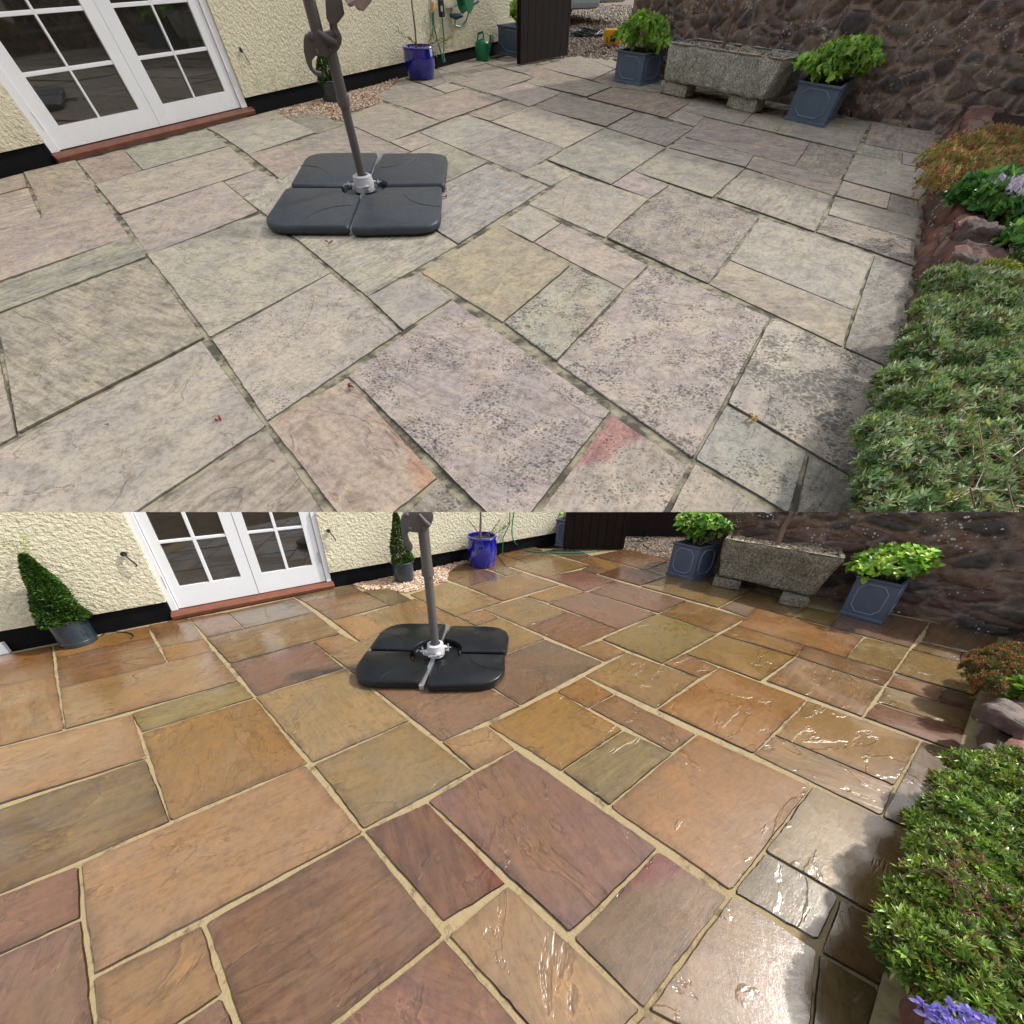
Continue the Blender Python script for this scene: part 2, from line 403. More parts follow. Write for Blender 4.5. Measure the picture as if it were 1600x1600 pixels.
M['plastic'] = simple('charcoal_plastic', lin((46, 53, 61)), .5, var=.34, vs=9, bs=.35, bd=.003, bsc=14)
M['plastic_wet'] = simple('wet_charcoal_plastic', lin((22, 25, 28)), .3, var=.35, vs=8, bs=.45, bd=.003, bsc=10, spec=.35)
M['gunmetal'] = simple('grey_powder_coat', lin((86, 82, 80)), .45, var=.06)
M['pole'] = simple('taupe_pole_paint', lin((90, 86, 85)), .4, var=.05)
M['hub'] = simple('white_hub_plastic', lin((190, 190, 192)), .4, var=.06)
M['steel'] = simple('galvanised_steel', (.55, .56, .58), .35, .9)
M['planter'] = simple('blue_grey_planter', lin((84, 102, 124)), .5, var=.12, vs=7, bs=.2, bd=.004, bsc=30)
M['planter_B'] = simple('slate_grey_planter', lin((74, 84, 104)), .42, var=.16, vs=7, bs=.2, bd=.004, bsc=30)
M['soil'] = simple('dark_soil', lin((52, 38, 30)), .95, var=.5, vs=30, bs=1, bd=.02)
M['cobalt'] = simple('cobalt_glaze', lin((14, 22, 140)), .12, var=.2, coat=1.0)
M['darkpot'] = simple('dark_teal_glaze', lin((30, 48, 58)), .3, var=.35, vs=20, coat=.6, bs=.2)
M['gate'] = simple('dark_brown_stained_wood', lin((26, 15, 11)), .75, var=.3, vs=10, spec=.2)
M['granite_T'] = mat_granite('pale_rough_granite', WT.scale, (1, 1, 1)); M['granite_B'] = mat_granite('damp_rough_granite', 1.0, (.5, .44, .36))
M['wall_T'] = mat_stonewall('dry_red_stone_wall', False)
M['wall_B'] = mat_stonewall('damp_red_stone_wall', True)
M['pebble'] = mat_pebble('pebbles')
M['green_plastic'] = simple('green_plastic', lin((20, 120, 78)), .4)
M['hose'] = simple('green_hose', lin((40, 122, 92)), .4)
M['black'] = simple('black_rubber', (.012, .012, .013), .5)
M['yellow'] = simple('yellow_plastic', lin((225, 160, 30)), .4)
M['bark'] = simple('grey_bark', lin((118, 98, 84)), .85, var=.35, vs=30, bs=.8)
M['leaf'] = mat_leaf('small_leaves')
M['leaf_gloss'] = mat_leaf('glossy_leaves', .3, .2)
M['flower'] = mat_leaf('petals', .6, .35)
M['rock'] = M['wall_T']
def mat_glass():  # opaque pane; the unlit room behind is put into its dark colour
    m, n, b = new_mat('dark_room_glass'); v = objc(n)
    f = noise_node(n, v, 2.5, 3)
    n.links.new(mixc(n, (.006, .007, .006), (.03, .028, .022), f), b.inputs['Base Color'])
    b.inputs['Roughness'].default_value = .02; b.inputs['IOR'].default_value = 2.0; b.inputs['Specular IOR Level'].default_value = .6
    return m
M['glass'] = mat_glass()
M['planter_edge'] = simple('planter_moulding_paint', lin((122, 140, 160)), .5); M['planter_B_edge'] = simple('planter_moulding_grey', lin((108, 120, 138)), .45)
# ------------------------------------------------------------------ the paving: one layout, laid twice (dry above, wet below)
TC = dict(w=(186, 176, 160), n=(178, 164, 156), g=(166, 165, 152), b=(165, 144, 126), l=(198, 192, 172), d=(150, 143, 136), r=(176, 146, 134), y=(202, 186, 156), s=(168, 168, 170))
BC = dict(o=(180, 136, 82), y=(184, 142, 84), p=(152, 116, 102), g=(168, 148, 100), k=(140, 124, 112), r=(128, 84, 68), c=(192, 160, 122), m=(150, 116, 84), t=(176, 146, 104), q=(132, 112, 84))
# (source photo half, corners, dry tone, wet tone, lichen)
ST = [
 ('B', (81,1009),(231,978),(238,995),(87,1028),'b','y',.1), ('B', (87,1028),(238,995),(261,1035),(93,1076),'n','m',.1),
 ('B', (-150,1052),(81,1009),(86,1053),(-150,1106),'n','m',.1), ('B', (-150,1106),(86,1053),(101,1139),(-150,1205),'n','o',.2),
 ('T', (37,270),(119,251),(145,289),(57,311),'b','m',.1), ('T', (57,311),(145,289),(159,313),(66,340),'n','o',.1),
 ('B', (93,1076),(335,1017),(373,1063),(101,1139),'n','t',.1), ('B', (206,1114),(373,1063),(398,1089),(220,1144),'g','g',.1),
 ('B', (220,1145),(399,1090),(481,1192),(266,1281),'w','o',.3), ('B', (126,1350),(478,1195),(567,1300),(145,1524),'g','c',.1),
 ('B', (320,1441),(567,1302),(693,1461),(405,1686),'n','p',.2), ('B', (145,1528),(317,1443),(348,1551),(160,1678),'w','t',.1),
 ('B', (160,1682),(349,1555),(400,1690),(200,1820),'n','p',.1), ('B', (-100,1437),(124,1351),(128,1432),(-100,1535),'n','m',.1),
 ('B', (-100,1538),(129,1434),(150,1640),(-60,1760),'n','p',.1), ('B', (-120,1304),(228,1185),(265,1283),(-120,1447),'w','q',.1),
 ('B', (-150,1206),(207,1115),(228,1184),(-150,1303),'w','c',.1),
 ('T', (119,251),(194,235),(223,266),(149,287),'b','m',.1), ('T', (194,235),(323,201),(357,227),(223,265),'g','k',.1),
 ('T', (148,288),(357,227),(401,265),(188,336),'g','g',.1), ('T', (188,336),(349,284),(404,330),(230,397),'n','p',.1),
 ('T', (349,284),(402,265),(440,283),(378,307),'n','o',.1), ('T', (387,241),(446,226),(486,250),(440,282),'b','y',.1),
 ('T', (341,209),(447,184),(494,207),(388,241),'g','m',.1), ('T', (323,200),(430,172),(447,184),(341,209),'d','k',.1),
 ('T', (448,184),(493,172),(535,196),(494,208),'d','q',.1), ('T', (581,150),(632,124),(697,146),(630,167),'d','m',.1),
 ('T', (675,136),(697,129),(726,137),(697,145),'g','k',.1), ('T', (632,121),(682,106),(697,129),(675,136),'d','m',.1),
 ('T', (682,106),(745,91),(760,99),(704,112),'d','m',.1), ('T', (760,99),(800,89),(838,104),(817,114),'d','m',.1),
 ('T', (682,108),(704,112),(731,121),(698,130),'g','m',.1), ('T', (704,112),(760,99),(781,107),(732,121),'d','q',.1),
 ('T', (705,128),(781,107),(835,121),(762,145),'n','t',.1), ('T', (631,167),(726,138),(786,156),(690,190),'w','g',.2),
 ('T', (762,144),(821,129),(878,145),(827,166),'n','p',.1), ('T', (820,129),(836,120),(864,129),(846,135),'g','k',.1),
 ('T', (817,114),(838,104),(891,118),(865,129),'b','o',.1), ('T', (838,104),(905,87),(960,108),(925,125),'d','m',.1),
 ('T', (905,87),(960,84),(1000,97),(960,108),'d','m',.1), ('T', (849,135),(891,118),(957,135),(916,152),'n','r',.1),
 ('T', (926,125),(962,109),(1015,124),(960,136),'d','k',.1), ('T', (832,166),(877,145),(991,175),(947,198),'n','p',.1),
 ('T', (917,153),(958,136),(1090,152),(1040,184),'b','g',.1), ('T', (960,136),(1015,124),(1100,146),(1090,152),'d','m',.1),
 ('T', (947,199),(991,175),(1085,199),(1041,229),'n','o',.1), ('T', (1042,184),(1062,172),(1100,182),(1085,198),'d','k',.1),
 ('T', (1070,214),(1100,182),(1266,222),(1241,260),'n','o',.2), ('T', (1062,172),(1092,150),(1178,176),(1158,195),'d','q',.1),
 ('T', (1158,195),(1178,176),(1232,186),(1212,207),'d','g',.1), ('T', (1212,208),(1240,170),(1360,192),(1336,237),'d','p',.2),
 ('T', (1351,224),(1362,192),(1462,206),(1457,243),'d','q',.2), ('T', (1337,239),(1350,225),(1411,238),(1409,256),'n','m',.2),
 ('T', (1409,256),(1411,238),(1475,250),(1460,266),'n','r',.2), ('T', (1241,260),(1267,223),(1336,238),(1314,280),'d','g',.7),
 ('T', (1316,281),(1337,240),(1470,270),(1435,313),'g','g',.2), ('T', (1306,305),(1317,282),(1392,303),(1386,327),'n','m',.3),
 ('T', (1386,327),(1392,303),(1442,316),(1437,341),'d','r',.3), ('T', (1294,334),(1305,307),(1437,341),(1431,374),'l','g',.4),
 ('T', (1276,362),(1293,336),(1431,375),(1427,415),'w','p',.9), ('T', (1367,398),(1427,416),(1392,576),(1319,543),'g','q',.6),
 ('T', (1140,406),(1188,339),(1366,398),(1334,484),'n','o',.1), ('T', (1108,443),(1140,407),(1334,485),(1317,541),'y','y',.3),
 ('T', (1045,230),(1070,213),(1178,243),(1165,262),'n','o',.1), ('T', (1165,262),(1178,243),(1316,281),(1303,305),'n','m',.2),
 ('T', (991,267),(1044,230),(1164,263),(1113,309),'n','o',.1), ('T', (1120,308),(1165,263),(1302,306),(1273,362),'l','c',.3),
 ('T', (855,250),(945,200),(1041,230),(955,288),'g','g',.1), ('T', (956,288),(990,267),(1046,289),(1015,310),'n','t',.1),
 ('T', (948,372),(1047,289),(1187,338),(1107,443),'d','o',.8), ('T', (826,318),(896,271),(1015,310),(946,371),'w','t',.4),
 ('T', (811,270),(855,251),(896,271),(860,290),'l','t',.1), ('T', (621,321),(761,255),(858,291),(716,381),'s','k',.1),
 ('T', (600,255),(685,220),(761,254),(655,304),'l','c',.1), ('T', (608,221),(655,207),(684,220),(642,237),'w','t',.1),
 ('T', (655,206),(730,179),(800,204),(726,235),'g','g',.3), ('T', (726,235),(800,204),(882,231),(811,270),'g','m',.2),
 ('T', (767,190),(831,167),(944,200),(882,231),'w','p',.1), ('T', (731,179),(787,157),(829,167),(766,189),'b','y',.1),
 ('T', (530,186),(597,160),(690,191),(608,222),'n','t',.1), ('T', (447,226),(540,192),(642,238),(500,285),'n','t',.1),
 ('T', (379,308),(486,250),(620,318),(412,333),'l','t',.1), ('T', (230,398),(408,333),(518,425),(328,527),'w','c',.4),
 ('T', (412,333),(619,322),(716,382),(573,463),'w','p',.3), ('T', (330,530),(517,427),(628,517),(417,658),'w','g',.5),
 ('T', (573,463),(657,425),(706,466),(629,516),'s','c',.3), ('T', (657,424),(779,350),(891,415),(786,504),'y','y',.3),
 ('T', (779,350),(826,319),(876,349),(833,378),'l','o',.3), ('T', (834,378),(877,349),(1013,414),(975,451),'n','m',.3),
 ('T', (787,504),(892,416),(975,452),(869,564),'l','g',.8), ('T', (870,566),(1016,413),(1203,496),(1083,716),'n','o',.8),
 ('T', (1136,629),(1205,496),(1405,582),(1345,752),'l','g',1.0), ('T', (1086,716),(1135,631),(1262,706),(1232,802),'s','k',.6),
 ('B', (1313,1403),(1410,1455),(1378,1541),(1283,1487),'g','q',.5), ('B', (1280,1489),(1372,1543),(1340,1680),(1264,1645),'g','q',.4),
 ('B', (1147,1397),(1277,1483),(1257,1700),(1013,1580),'y','c',.5), ('B', (894,1467),(1030,1329),(1137,1401),(1005,1576),'w','q',.6),
 ('B', (668,1251),(806,1170),(1028,1325),(891,1458),'n','p',.7), ('T', (418,660),(543,590),(684,746),(560,845),'r','r',.2),
 ('B', (700,1461),(794,1383),(1001,1577),(900,1690),'d','c',.7), ('B', (695,1466),(898,1700),(700,1860),(412,1690),'n','p',.2),
 ('B', (1008,1583),(1255,1705),(1150,1830),(905,1695),'w','c',.3),
]
BANDS = {}
def band_for(corner, a, b, side, ct, cb_):
    i = next(i for i, s in enumerate(ST) if s[1] == corner); BANDS[i] = (a, b, side, ct, cb_)
band_for((894,1467), (985,1385), (1090,1362), (1040,1335), (180,138,132), (150,82,70))     # red streak across the corner
band_for((418,660), (700,1275), (770,1400), (790,1340), (184,148,128), (150,84,52))        # orange side of the reddish slab
band_for((657,424), (800,1160), (880,1215), (860,1240) if False else (800,1200), (214,176,120), (214,150,70))
def inset(poly, d):
    ds = d if isinstance(d, list) else [d] * len(poly)
    n = len(poly); a = sum(poly[i].x * poly[(i + 1) % n].y - poly[(i + 1) % n].x * poly[i].y for i in range(n))
    if a < 0: poly = poly[::-1]; ds = [ds[n - 2 - i] for i in range(n)]
    out = []
    for i in range(n):
        p0, p1, p2 = poly[i - 1], poly[i], poly[(i + 1) % n]
        e0 = (p1 - p0).normalized(); e1 = (p2 - p1).normalized()
        n0 = Vector((-e0.y, e0.x, 0)); n1 = Vector((-e1.y, e1.x, 0))
        d0, d1 = ds[i - 1], ds[i]; s_ = e0.cross(e1).z
        if abs(s_) < .2: out.append(p1 + n0 * max(d0, d1)); continue
        out.append(p1 + (e0 * d1 - e1 * d0) * (1 / s_) + Vector((0, 0, 0)) if False else p1 + e1 * (d0 / s_) - e0 * (d1 / s_))
    return out
def slab_mesh(w, key, rs):
    vs, fs, cs, aux, ang, stk, cs2, bnd, edg = [], [], [], [], [], [], [], [], []
    for idx, S in enumerate(ST):
        src, pts, tc, bc, li = S[0], S[1:5], S[5], S[6], S[7]
        if src == 'T' and w is WB: pts = [ap(H, p) for p in pts]
        if src == 'B' and w is WT: pts = [ap(HI, p) for p in pts]
        P = [w.G(*p) for p in pts]
        r = random.Random(idx * 13 + 5)
        if w is WT and max(w.proj(p)[2] for p in P) > 60: continue
        mj = (w.G(*(415, 658)) - w.G(*(187, 336))).normalized() if w is WT else (w.G(570, 1297) - w.G(358, 1035)).normalized()
        ww = [abs((P[(i + 1) % 4] - P[i]).normalized().dot(mj)) > .8 for i in range(4)]
        P = inset(P, [((.0026 if w is WB else .0024) if q else (.0014 if w is WB else .0018)) * r.uniform(.6, 1.4) for q in ww])
        ring = []
        for i in range(4):
            a, b_ = P[i], P[(i + 1) % 4]; L = (b_ - a).length; e = (b_ - a) / L; nn = Vector((-e.y, e.x, 0))
            c = min(.007, L * .08) * r.uniform(.3, 1.4); n = max(3, int(L / .022))
            ph = r.uniform(0, 99)
            for k in range(n + 1):
                t = c + (L - 2 * c) * k / n
                wob = noise.noise(Vector((ph, t * 26, idx))) * .0026 + noise.noise(Vector((ph, t * 9, idx))) * .0032 + noise.noise(Vector((ph, t * 70, idx))) * .0018
                ring.append(a + e * t + nn * wob)
        z = r.uniform(-.0015, .0015); tx, ty = r.gauss(0, .0035), r.gauss(0, .0035); cen = sum(ring, Vector()) / len(ring)
        zz = lambda p: z + tx * (p.x - cen.x) + ty * (p.y - cen.y)
        inn = inset(ring, .005) if False else [p + (cen - p).normalized() * .003 for p in ring]
        m = len(ring); b0 = len(vs); in2 = [p + (cen - p).normalized() * min(.04, (cen - p).length * .4) for p in ring]; edg += [1] * (3 * m) + [0] * m
        vs += [(p.x, p.y, -.03) for p in ring] + [(p.x, p.y, zz(p) - .004) for p in ring] + [(p.x, p.y, zz(p)) for p in inn] + [(p.x, p.y, zz(p)) for p in in2]
        f = [(b0 + i, b0 + (i + 1) % m, b0 + m + (i + 1) % m, b0 + m + i) for i in range(m)]
        f += [(b0 + m + i, b0 + m + (i + 1) % m, b0 + 2 * m + (i + 1) % m, b0 + 2 * m + i) for i in range(m)]
        f += [(b0 + 2 * m + i, b0 + 2 * m + (i + 1) % m, b0 + 3 * m + (i + 1) % m, b0 + 3 * m + i) for i in range(m)]
        f += [tuple(b0 + 3 * m + i for i in range(m))]
        fs += f
        c = (TC[tc] if w is WT else BC[bc]); c = tuple(max(0, x + r.uniform(-7, 7)) for x in c)
        mean = (194, 182, 167) if w is WT else (170, 130, 76); f_ = .45 if w is WT else .72; kb = r.uniform(.80, 1.04) if w is WT else r.uniform(.9, 1.05)
        c = tuple(m_ + (x - m_) * f_ for x, m_ in zip(c, mean))
        c = tuple(x * kb * (1.0 if w is WT else .47) for x in lin(c))
        c2n = 'wnglbdwn'[r.randrange(8)] if w is WT else dict(o='ctm', y='ogt', p='kmp', g='tgq', k='gqp', r='mpr', c='tog', m='oqp', t='cgo', q='mkg')[bc][r.randrange(3)]
        c2 = (TC if w is WT else BC)[c2n]; c2 = tuple(m_ + (x - m_) * f_ for x, m_ in zip(c2, mean)); bd = (0, 0, -9)
        if idx in BANDS:
            (b0x, b0y), (b1x, b1y), (sx, sy), ct, cb_ = BANDS[idx]; q_ = (ap(HI, p) if w is WT else p for p in ((b0x, b0y), (b1x, b1y), (sx, sy)))
            q0, q1, q2 = [w.G(*p) for p in q_]; e_ = (q1 - q0).normalized(); nn_ = Vector((-e_.y, e_.x, 0))
            if (q2 - q0).dot(nn_) < 0: nn_ = -nn_
            bd = (nn_.x, nn_.y, -nn_.dot(q0)); c2 = ct if w is WT else cb_
        c2 = tuple(x * (.98 if w is WT else .47) for x in lin(c2))
        sk = r.choice((.1, .2, .35, .5, .9, 1.0)) if w is WT else r.choice((.1, .2, .3, .6, .9))
        dA = P[1] - P[0]; an = math.atan2(dA.y, dA.x) * -1
        if (P[2] - P[1]).length > dA.length * 1.15: an += math.pi / 2
        if r.random() < .2: an += r.uniform(-.5, .5)
        ox, oy = r.uniform(0, 80), r.uniform(0, 80)
        kd = [r.random() < .75 for _ in range(4)]; m4 = m // 4
        for qi, q in enumerate(f):
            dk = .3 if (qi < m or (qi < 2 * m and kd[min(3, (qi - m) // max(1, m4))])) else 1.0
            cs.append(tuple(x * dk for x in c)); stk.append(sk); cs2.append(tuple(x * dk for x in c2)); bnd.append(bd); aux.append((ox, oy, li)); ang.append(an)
    me = bpy.data.meshes.new('patio_paving'); me.from_pydata(vs, [], fs)
    E_ = me.attributes.new('edge', 'FLOAT', 'POINT'); E_.data.foreach_set('value', np.array(edg, np.float32))
    D_ = me.attributes.new('stk', 'FLOAT', 'FACE'); D_.data.foreach_set('value', np.array(stk, np.float32))
    tot = np.array([len(f) for f in fs])
    A = me.color_attributes.new('Col', 'FLOAT_COLOR', 'CORNER')
    A.data.foreach_set('color', np.repeat(np.c_[np.array(cs, np.float32), np.ones(len(cs), np.float32)], tot, axis=0).astype(np.float32).ravel())
    A = me.attributes.new('band', 'FLOAT_VECTOR', 'FACE'); A.data.foreach_set('vector', np.array(bnd, np.float32).ravel())
    A = me.color_attributes.new('Col2', 'FLOAT_COLOR', 'CORNER')
    A.data.foreach_set('color', np.repeat(np.c_[np.array(cs2, np.float32), np.ones(len(cs2), np.float32)], tot, axis=0).astype(np.float32).ravel())
    B_ = me.attributes.new('aux', 'FLOAT_VECTOR', 'FACE'); B_.data.foreach_set('vector', np.array(aux, np.float32).ravel())
    C_ = me.attributes.new('ang', 'FLOAT', 'FACE'); C_.data.foreach_set('value', np.array(ang, np.float32))
    bm = bmesh.new(); bm.from_mesh(me)
    pc, pn = plane_for(w, 800 if w is WB else 835)
    bmesh.ops.bisect_plane(bm, geom=bm.verts[:] + bm.edges[:] + bm.faces[:], plane_co=pc, plane_no=pn, clear_outer=w is WB, clear_inner=w is WT)
    bm.to_mesh(me); bm.free()
    me.materials.append(M['slab_' + key]); o = bpy.data.objects.new('patio_paving', me); COL.objects.link(o)
    o.matrix_world = w.M; o['kind'] = 'structure'; o['base_'] = (0, 0, 0)
    return o
slab_mesh(WT, 'T', 0); slab_mesh(WB, 'B', 1)

def sheet(name, w, poly, z, mat, n=1, kind='structure'):
    mb = MB(); mb.add([(p[0], p[1], z) for p in poly], [tuple(range(len(poly)))])
    o = mesh_obj(name, mb, mat, w, kind=kind, fill=False)
    return o
# mortar bed under the slabs, proud enough to fill the joints
for w, key in ((WT, 'T'), (WB, 'B')):
    if w is WT: pl = [w.G(-700, 900), w.G(-500, 420), w.G(0, 278), w.G(742, 92), w.G(893, 86), w.G(975, 112), w.G(1462, 207), w.G(1560, 230), w.G(1500, 1000)]
    else: pl = [w.G(-400, 1900), w.G(-300, 1079), w.G(14, 1018), w.G(832, 856), w.G(975, 857), w.G(1045, 872), w.G(1562, 991), w.G(1700, 1020), w.G(1660, 1900)]
    sheet('mortar_bed', w, pl, -.007, M['mortar_' + key])
# the ground under everything: one wide sheet, with the rising ground of the upper patio behind it
gm = simple('brown_earth', lin((96, 78, 62)), .95, var=.4, vs=3, bs=.8, bd=.03)
e = MB(); e.add([(-150, -150, -.06), (150, -150, -.06), (150, 7.5, -.06), (-150, 7.5, -.06)], [(0, 1, 2, 3)])
mesh_obj('ground', e, gm, WB, kind='structure', clip=False)
e = MB(); e.add([(-60, -5, -.06), (60, -5, -.06), (60, 60, -.06), (-60, 60, -.06)], [(0, 1, 2, 3)])
mesh_obj('ground', e, gm, WT, kind='structure', fill=False)

# ------------------------------------------------------------------ gravel
def pebbles(name, w, poly, count, r0, r1, pal, z=0.0, heap=.0, kind='stuff', label=None, cat=None, root=None):
    """Little many-sided stones scattered over a polygon (local points)."""
    ico = [Vector(v) for v in ((0, 0, 1), (.9, 0, .3), (.28, .85, .3), (-.72, .53, .3), (-.72, -.53, .3), (.28, -.85, .3), (.72, .53, -.4), (-.28, .85, -.4), (-.9, 0, -.4), (-.28, -.85, -.4), (.72, -.53, -.4))]
    icf = [(0, 1, 2), (0, 2, 3), (0, 3, 4), (0, 4, 5), (0, 5, 1), (1, 6, 2), (2, 7, 3), (3, 8, 4), (4, 9, 5), (5, 10, 1), (2, 6, 7), (3, 7, 8), (4, 8, 9), (5, 9, 10), (1, 10, 6)]
    xs = [p[0] for p in poly]; ys = [p[1] for p in poly]; mb = MB(); k = 0; R = random.Random(count)
    def inside(x, y):
        c = False; n = len(poly)
        for i in range(n):
            a, b = poly[i], poly[(i + 1) % n]
            if (a[1] > y) != (b[1] > y) and x < (b[0] - a[0]) * (y - a[1]) / (b[1] - a[1]) + a[0]: c = not c
        return c
    t = 0
    while k < count and t < count * 30:
        t += 1
        x, y = R.uniform(min(xs), max(xs)), R.uniform(min(ys), max(ys))
        if not inside(x, y): continue
        k += 1; r = R.uniform(r0, r1); m = Matrix.Rotation(R.uniform(0, 6.28), 3, 'Z') @ Matrix.Rotation(R.uniform(-.5, .5), 3, 'X')
        s = Vector((r * R.uniform(.8, 1.5), r * R.uniform(.7, 1.1), r * R.uniform(.45, .8)))
        p = Vector((x, y, z + r * R.uniform(.0, .7) + heap * R.random()))
        c = lin(R.choice(pal)); f = R.uniform(.7, 1.1); c = tuple(min(1, q * f) for q in c)
        mb.add([p + m @ Vector((v.x * s.x, v.y * s.y, v.z * s.z)) for v in ico], icf, c)
    return mesh_obj(name, mb, M['pebble'], w, root=root, kind=kind, label=label, cat=cat, clip=(w is WB), fill=False)
PAL1 = [(226, 200, 178), (240, 228, 214), (196, 158, 132), (214, 176, 140), (168, 132, 112), (235, 215, 190), (186, 168, 160), (208, 150, 118)]
PAL2 = [(120, 100, 84), (150, 128, 106), (92, 76, 66), (168, 150, 130), (104, 92, 84), (136, 108, 82)]
gp = [(430,174),(470,164),(530,149),(590,133),(622,122),(610,138),(590,147),(597,160),(572,168),(550,174),(535,187),(520,186),(490,178),(447,184)]
pebbles('gravel', WT, [WT.G(*p) for p in gp], 2600, .008, .017, PAL1, -.004)
gb = [(550,913),(600,904),(700,882),(732,875),(716,883),(700,893),(699,908),(672,913),(660,917),(650,922),(632,926),(605,920),(575,922),(562,917)]
pebbles('gravel', WB, [WB.G(*p) for p in gb], 2600, .007, .015, PAL1, -.004)
dr = [WT.G(870, 92), WT.G(893, 87), WT.G(975, 97), WT.G(1010, 100), WT.G(1010, 52), WT.G(985, 8), WT.G(880, 8)]
sheet('driveway', WT, [WT.G(850, 92), WT.G(893, 88), WT.G(1020, 110), WT.G(1200, 20), WT.G(1100, -55), WT.G(700, -55)], -.008, simple('gravel_drive', lin((110, 94, 80)), .95, var=.5, vs=60, bs=1, bd=.02))
pebbles('gravel', WT, dr, 9000, .014, .03, PAL2, -.01)
db = [WB.G(940, 857), WB.G(975, 858), WB.G(1060, 876), WB.G(1085, 840), WB.G(960, 834)]
sheet('driveway', WB, [WB.G(930, 860), WB.G(975, 860), WB.G(1060, 880), WB.G(1100, 836), WB.G(920, 826)], -.008, bpy.data.materials['gravel_drive'])
pebbles('gravel', WB, db, 5000, .010, .02, PAL2, -.01)

# ------------------------------------------------------------------ the cream house with its french doors
def house(w, d):
    a, b = w.G(*d['a']), w.G(*d['b']); t = (b - a); t.z = 0; t.normalize(); n = Vector((t.y, -t.x, 0))
    if (Vector((0, 0, 0)) - a).dot(n) < 0: n = -n
    def P(u, z, off=0): return Vector((a.x + t.x * u + n.x * off, a.y + t.y * u + n.y * off, z))
    def U(px, py, off=0):
        o = Vector((0, 0, w.h)); dd = Vector(w.ray(px, py)); A = a + n * off
        k = (A - o).dot(n) / dd.dot(n); q = o + dd * k
        return (q - A).dot(t), q.z
    root = thing('house', w, P(0, 0), d['label'], 'house')
    u0, u1 = U(*d['end0'])[0], U(*d['end1'])[0]; zt = d['top']
    zs = (U(*d['sk0'])[1] + U(*d['sk1'])[1]) / 2
    ua, ub = U(*d['fL'])[0], U(*d['fR'])[0]                    # outer edges of the door frame
    zb = (U(*d['fL'])[1] + U(*d['fR'])[1]) / 2
    print('house', w is WT, 'u0', u0, 'u1', u1, 'door', ua, ub, 'zskirt', zs, 'zdoor', zb)
    wall = MB()
    T = .22
    for x0, x1, z0 in ((u0, ua, zs), (ub, u1, zs)):
        wall.obox(P(x0, z0, 0), t * (x1 - x0), -n * T, Vector((0, 0, zt - z0)))
    mesh_obj('wall', wall, M['render_T' if w is WT else 'render_B'], w, root)
    pl = MB()
    for x0, x1 in ((u0, ua), (ub, u1)):
        pl.obox(P(x0, -.02, -.018), t * (x1 - x0), -n * T, Vector((0, 0, zs + .02 - .002)))
    mesh_obj('plinth', pl, M['plinth'], w, root)
    W_ = ub - ua; fw = W_ * .036; dp = .05
    for x0 in (ua, ub - fw):
        fr = MB(); fr.obox(P(x0, zb, -.02), t * fw, -n * .1, Vector((0, 0, zt - zb))); mesh_obj('door_jamb', fr, M['white'], w, root, bevel=.003)
    
    si = MB(); s0, s1 = U(*d['sL'])[0], U(*d['sR'])[0]
    prof = [(.035, zb * .1), (.04, zb * .55), (.03, zb * .7), (-.01, zb * .98), (-.12, zb * .98), (-.12, 0)]
    si.frus([P(s0, z, o_) for o_, z in prof], [P(s1, z, o_) for o_, z in prof]); mesh_obj('door_sill', si, M['sill'], w, root)
    bk = MB(); bk.obox(P(ua + .001, .0, -.15), t * (W_ - .002), -n * .03, Vector((0, 0, zt))); mesh_obj('door_backing', bk, M['gap'], w, root)
    split = U(*d['mid'])[0]
    off = -.035
    for (x0, x1, cols) in ((ua + fw + .004, split - .002, d['colsL']), (split + .002, ub - fw - .004, d['colsR'])):
        leaf = MB(); z0 = zb + .006
        cu = [U(px, py, off)[0] for px, py in cols]               # pane left, bar, pane right
        zr = [U(px, py, off)[1] for px, py in d['rows']]
        dzr = zr[1] - zr[0]; rows = [zr[0] + dzr * k for k in range(12) if zr[0] + dzr * k < zt + dzr]
        hf = .011
        leaf.obox(P(x0, z0, off), t * (cu[0] - x0), -n * .04, Vector((0, 0, zt - z0)))
        leaf.obox(P(cu[2], z0, off), t * (x1 - cu[2]), -n * .04, Vector((0, 0, zt - z0)))
        leaf.obox(P(cu[0], z0, off), t * (cu[2] - cu[0]), -n * .04, Vector((0, 0, rows[0] - z0)))
        lo = mesh_obj('door_leaf', leaf, M['white'], w, root, bevel=0)
        bars = MB()
        bars.obox(P(cu[1] - hf, rows[0], off - .004), t * 2 * hf, -n * .03, Vector((0, 0, zt - rows[0])))
        for z in rows[1:]:
            for c0, c1 in ((cu[0], cu[1] - hf), (cu[1] + hf, cu[2])):
                bars.obox(P(c0, z - hf, off - .004), t * (c1 - c0), -n * .03, Vector((0, 0, 2 * hf)))
        mesh_obj('glazing_bars', bars, M['white'], w, lo, bevel=.003)
        for i in range(len(rows) - 1):
            for c0, c1 in ((cu[0], cu[1]), (cu[1], cu[2])):
                g = MB(); g.obox(P(c0, rows[i], off - .02), t * (c1 - c0), -n * .006, Vector((0, 0, min(rows[i + 1], zt) - rows[i])))
                if rows[i] < zt: mesh_obj('pane', g, M['glass'], w, lo)
    for (px, py), side in zip(d['hinges'], (-1, 1)):
        u, z = U(px, py); h = MB(); h.tube([P(u, z - .05, off + .008), P(u, z + .05, off + .008)], .008, 8); mesh_obj('hinge', h, M['steel'], w, root, smooth=True)
    # other door post at the far left (lower photo)
    if 'post' in d:
        u, _ = U(*d['post']); q = MB(); q.obox(P(u0 - .3, .0, .002), t * (u - u0 + .3), n * .03, Vector((0, 0, d['postz']))); mesh_obj('threshold_board', q, M['white'], w, root)
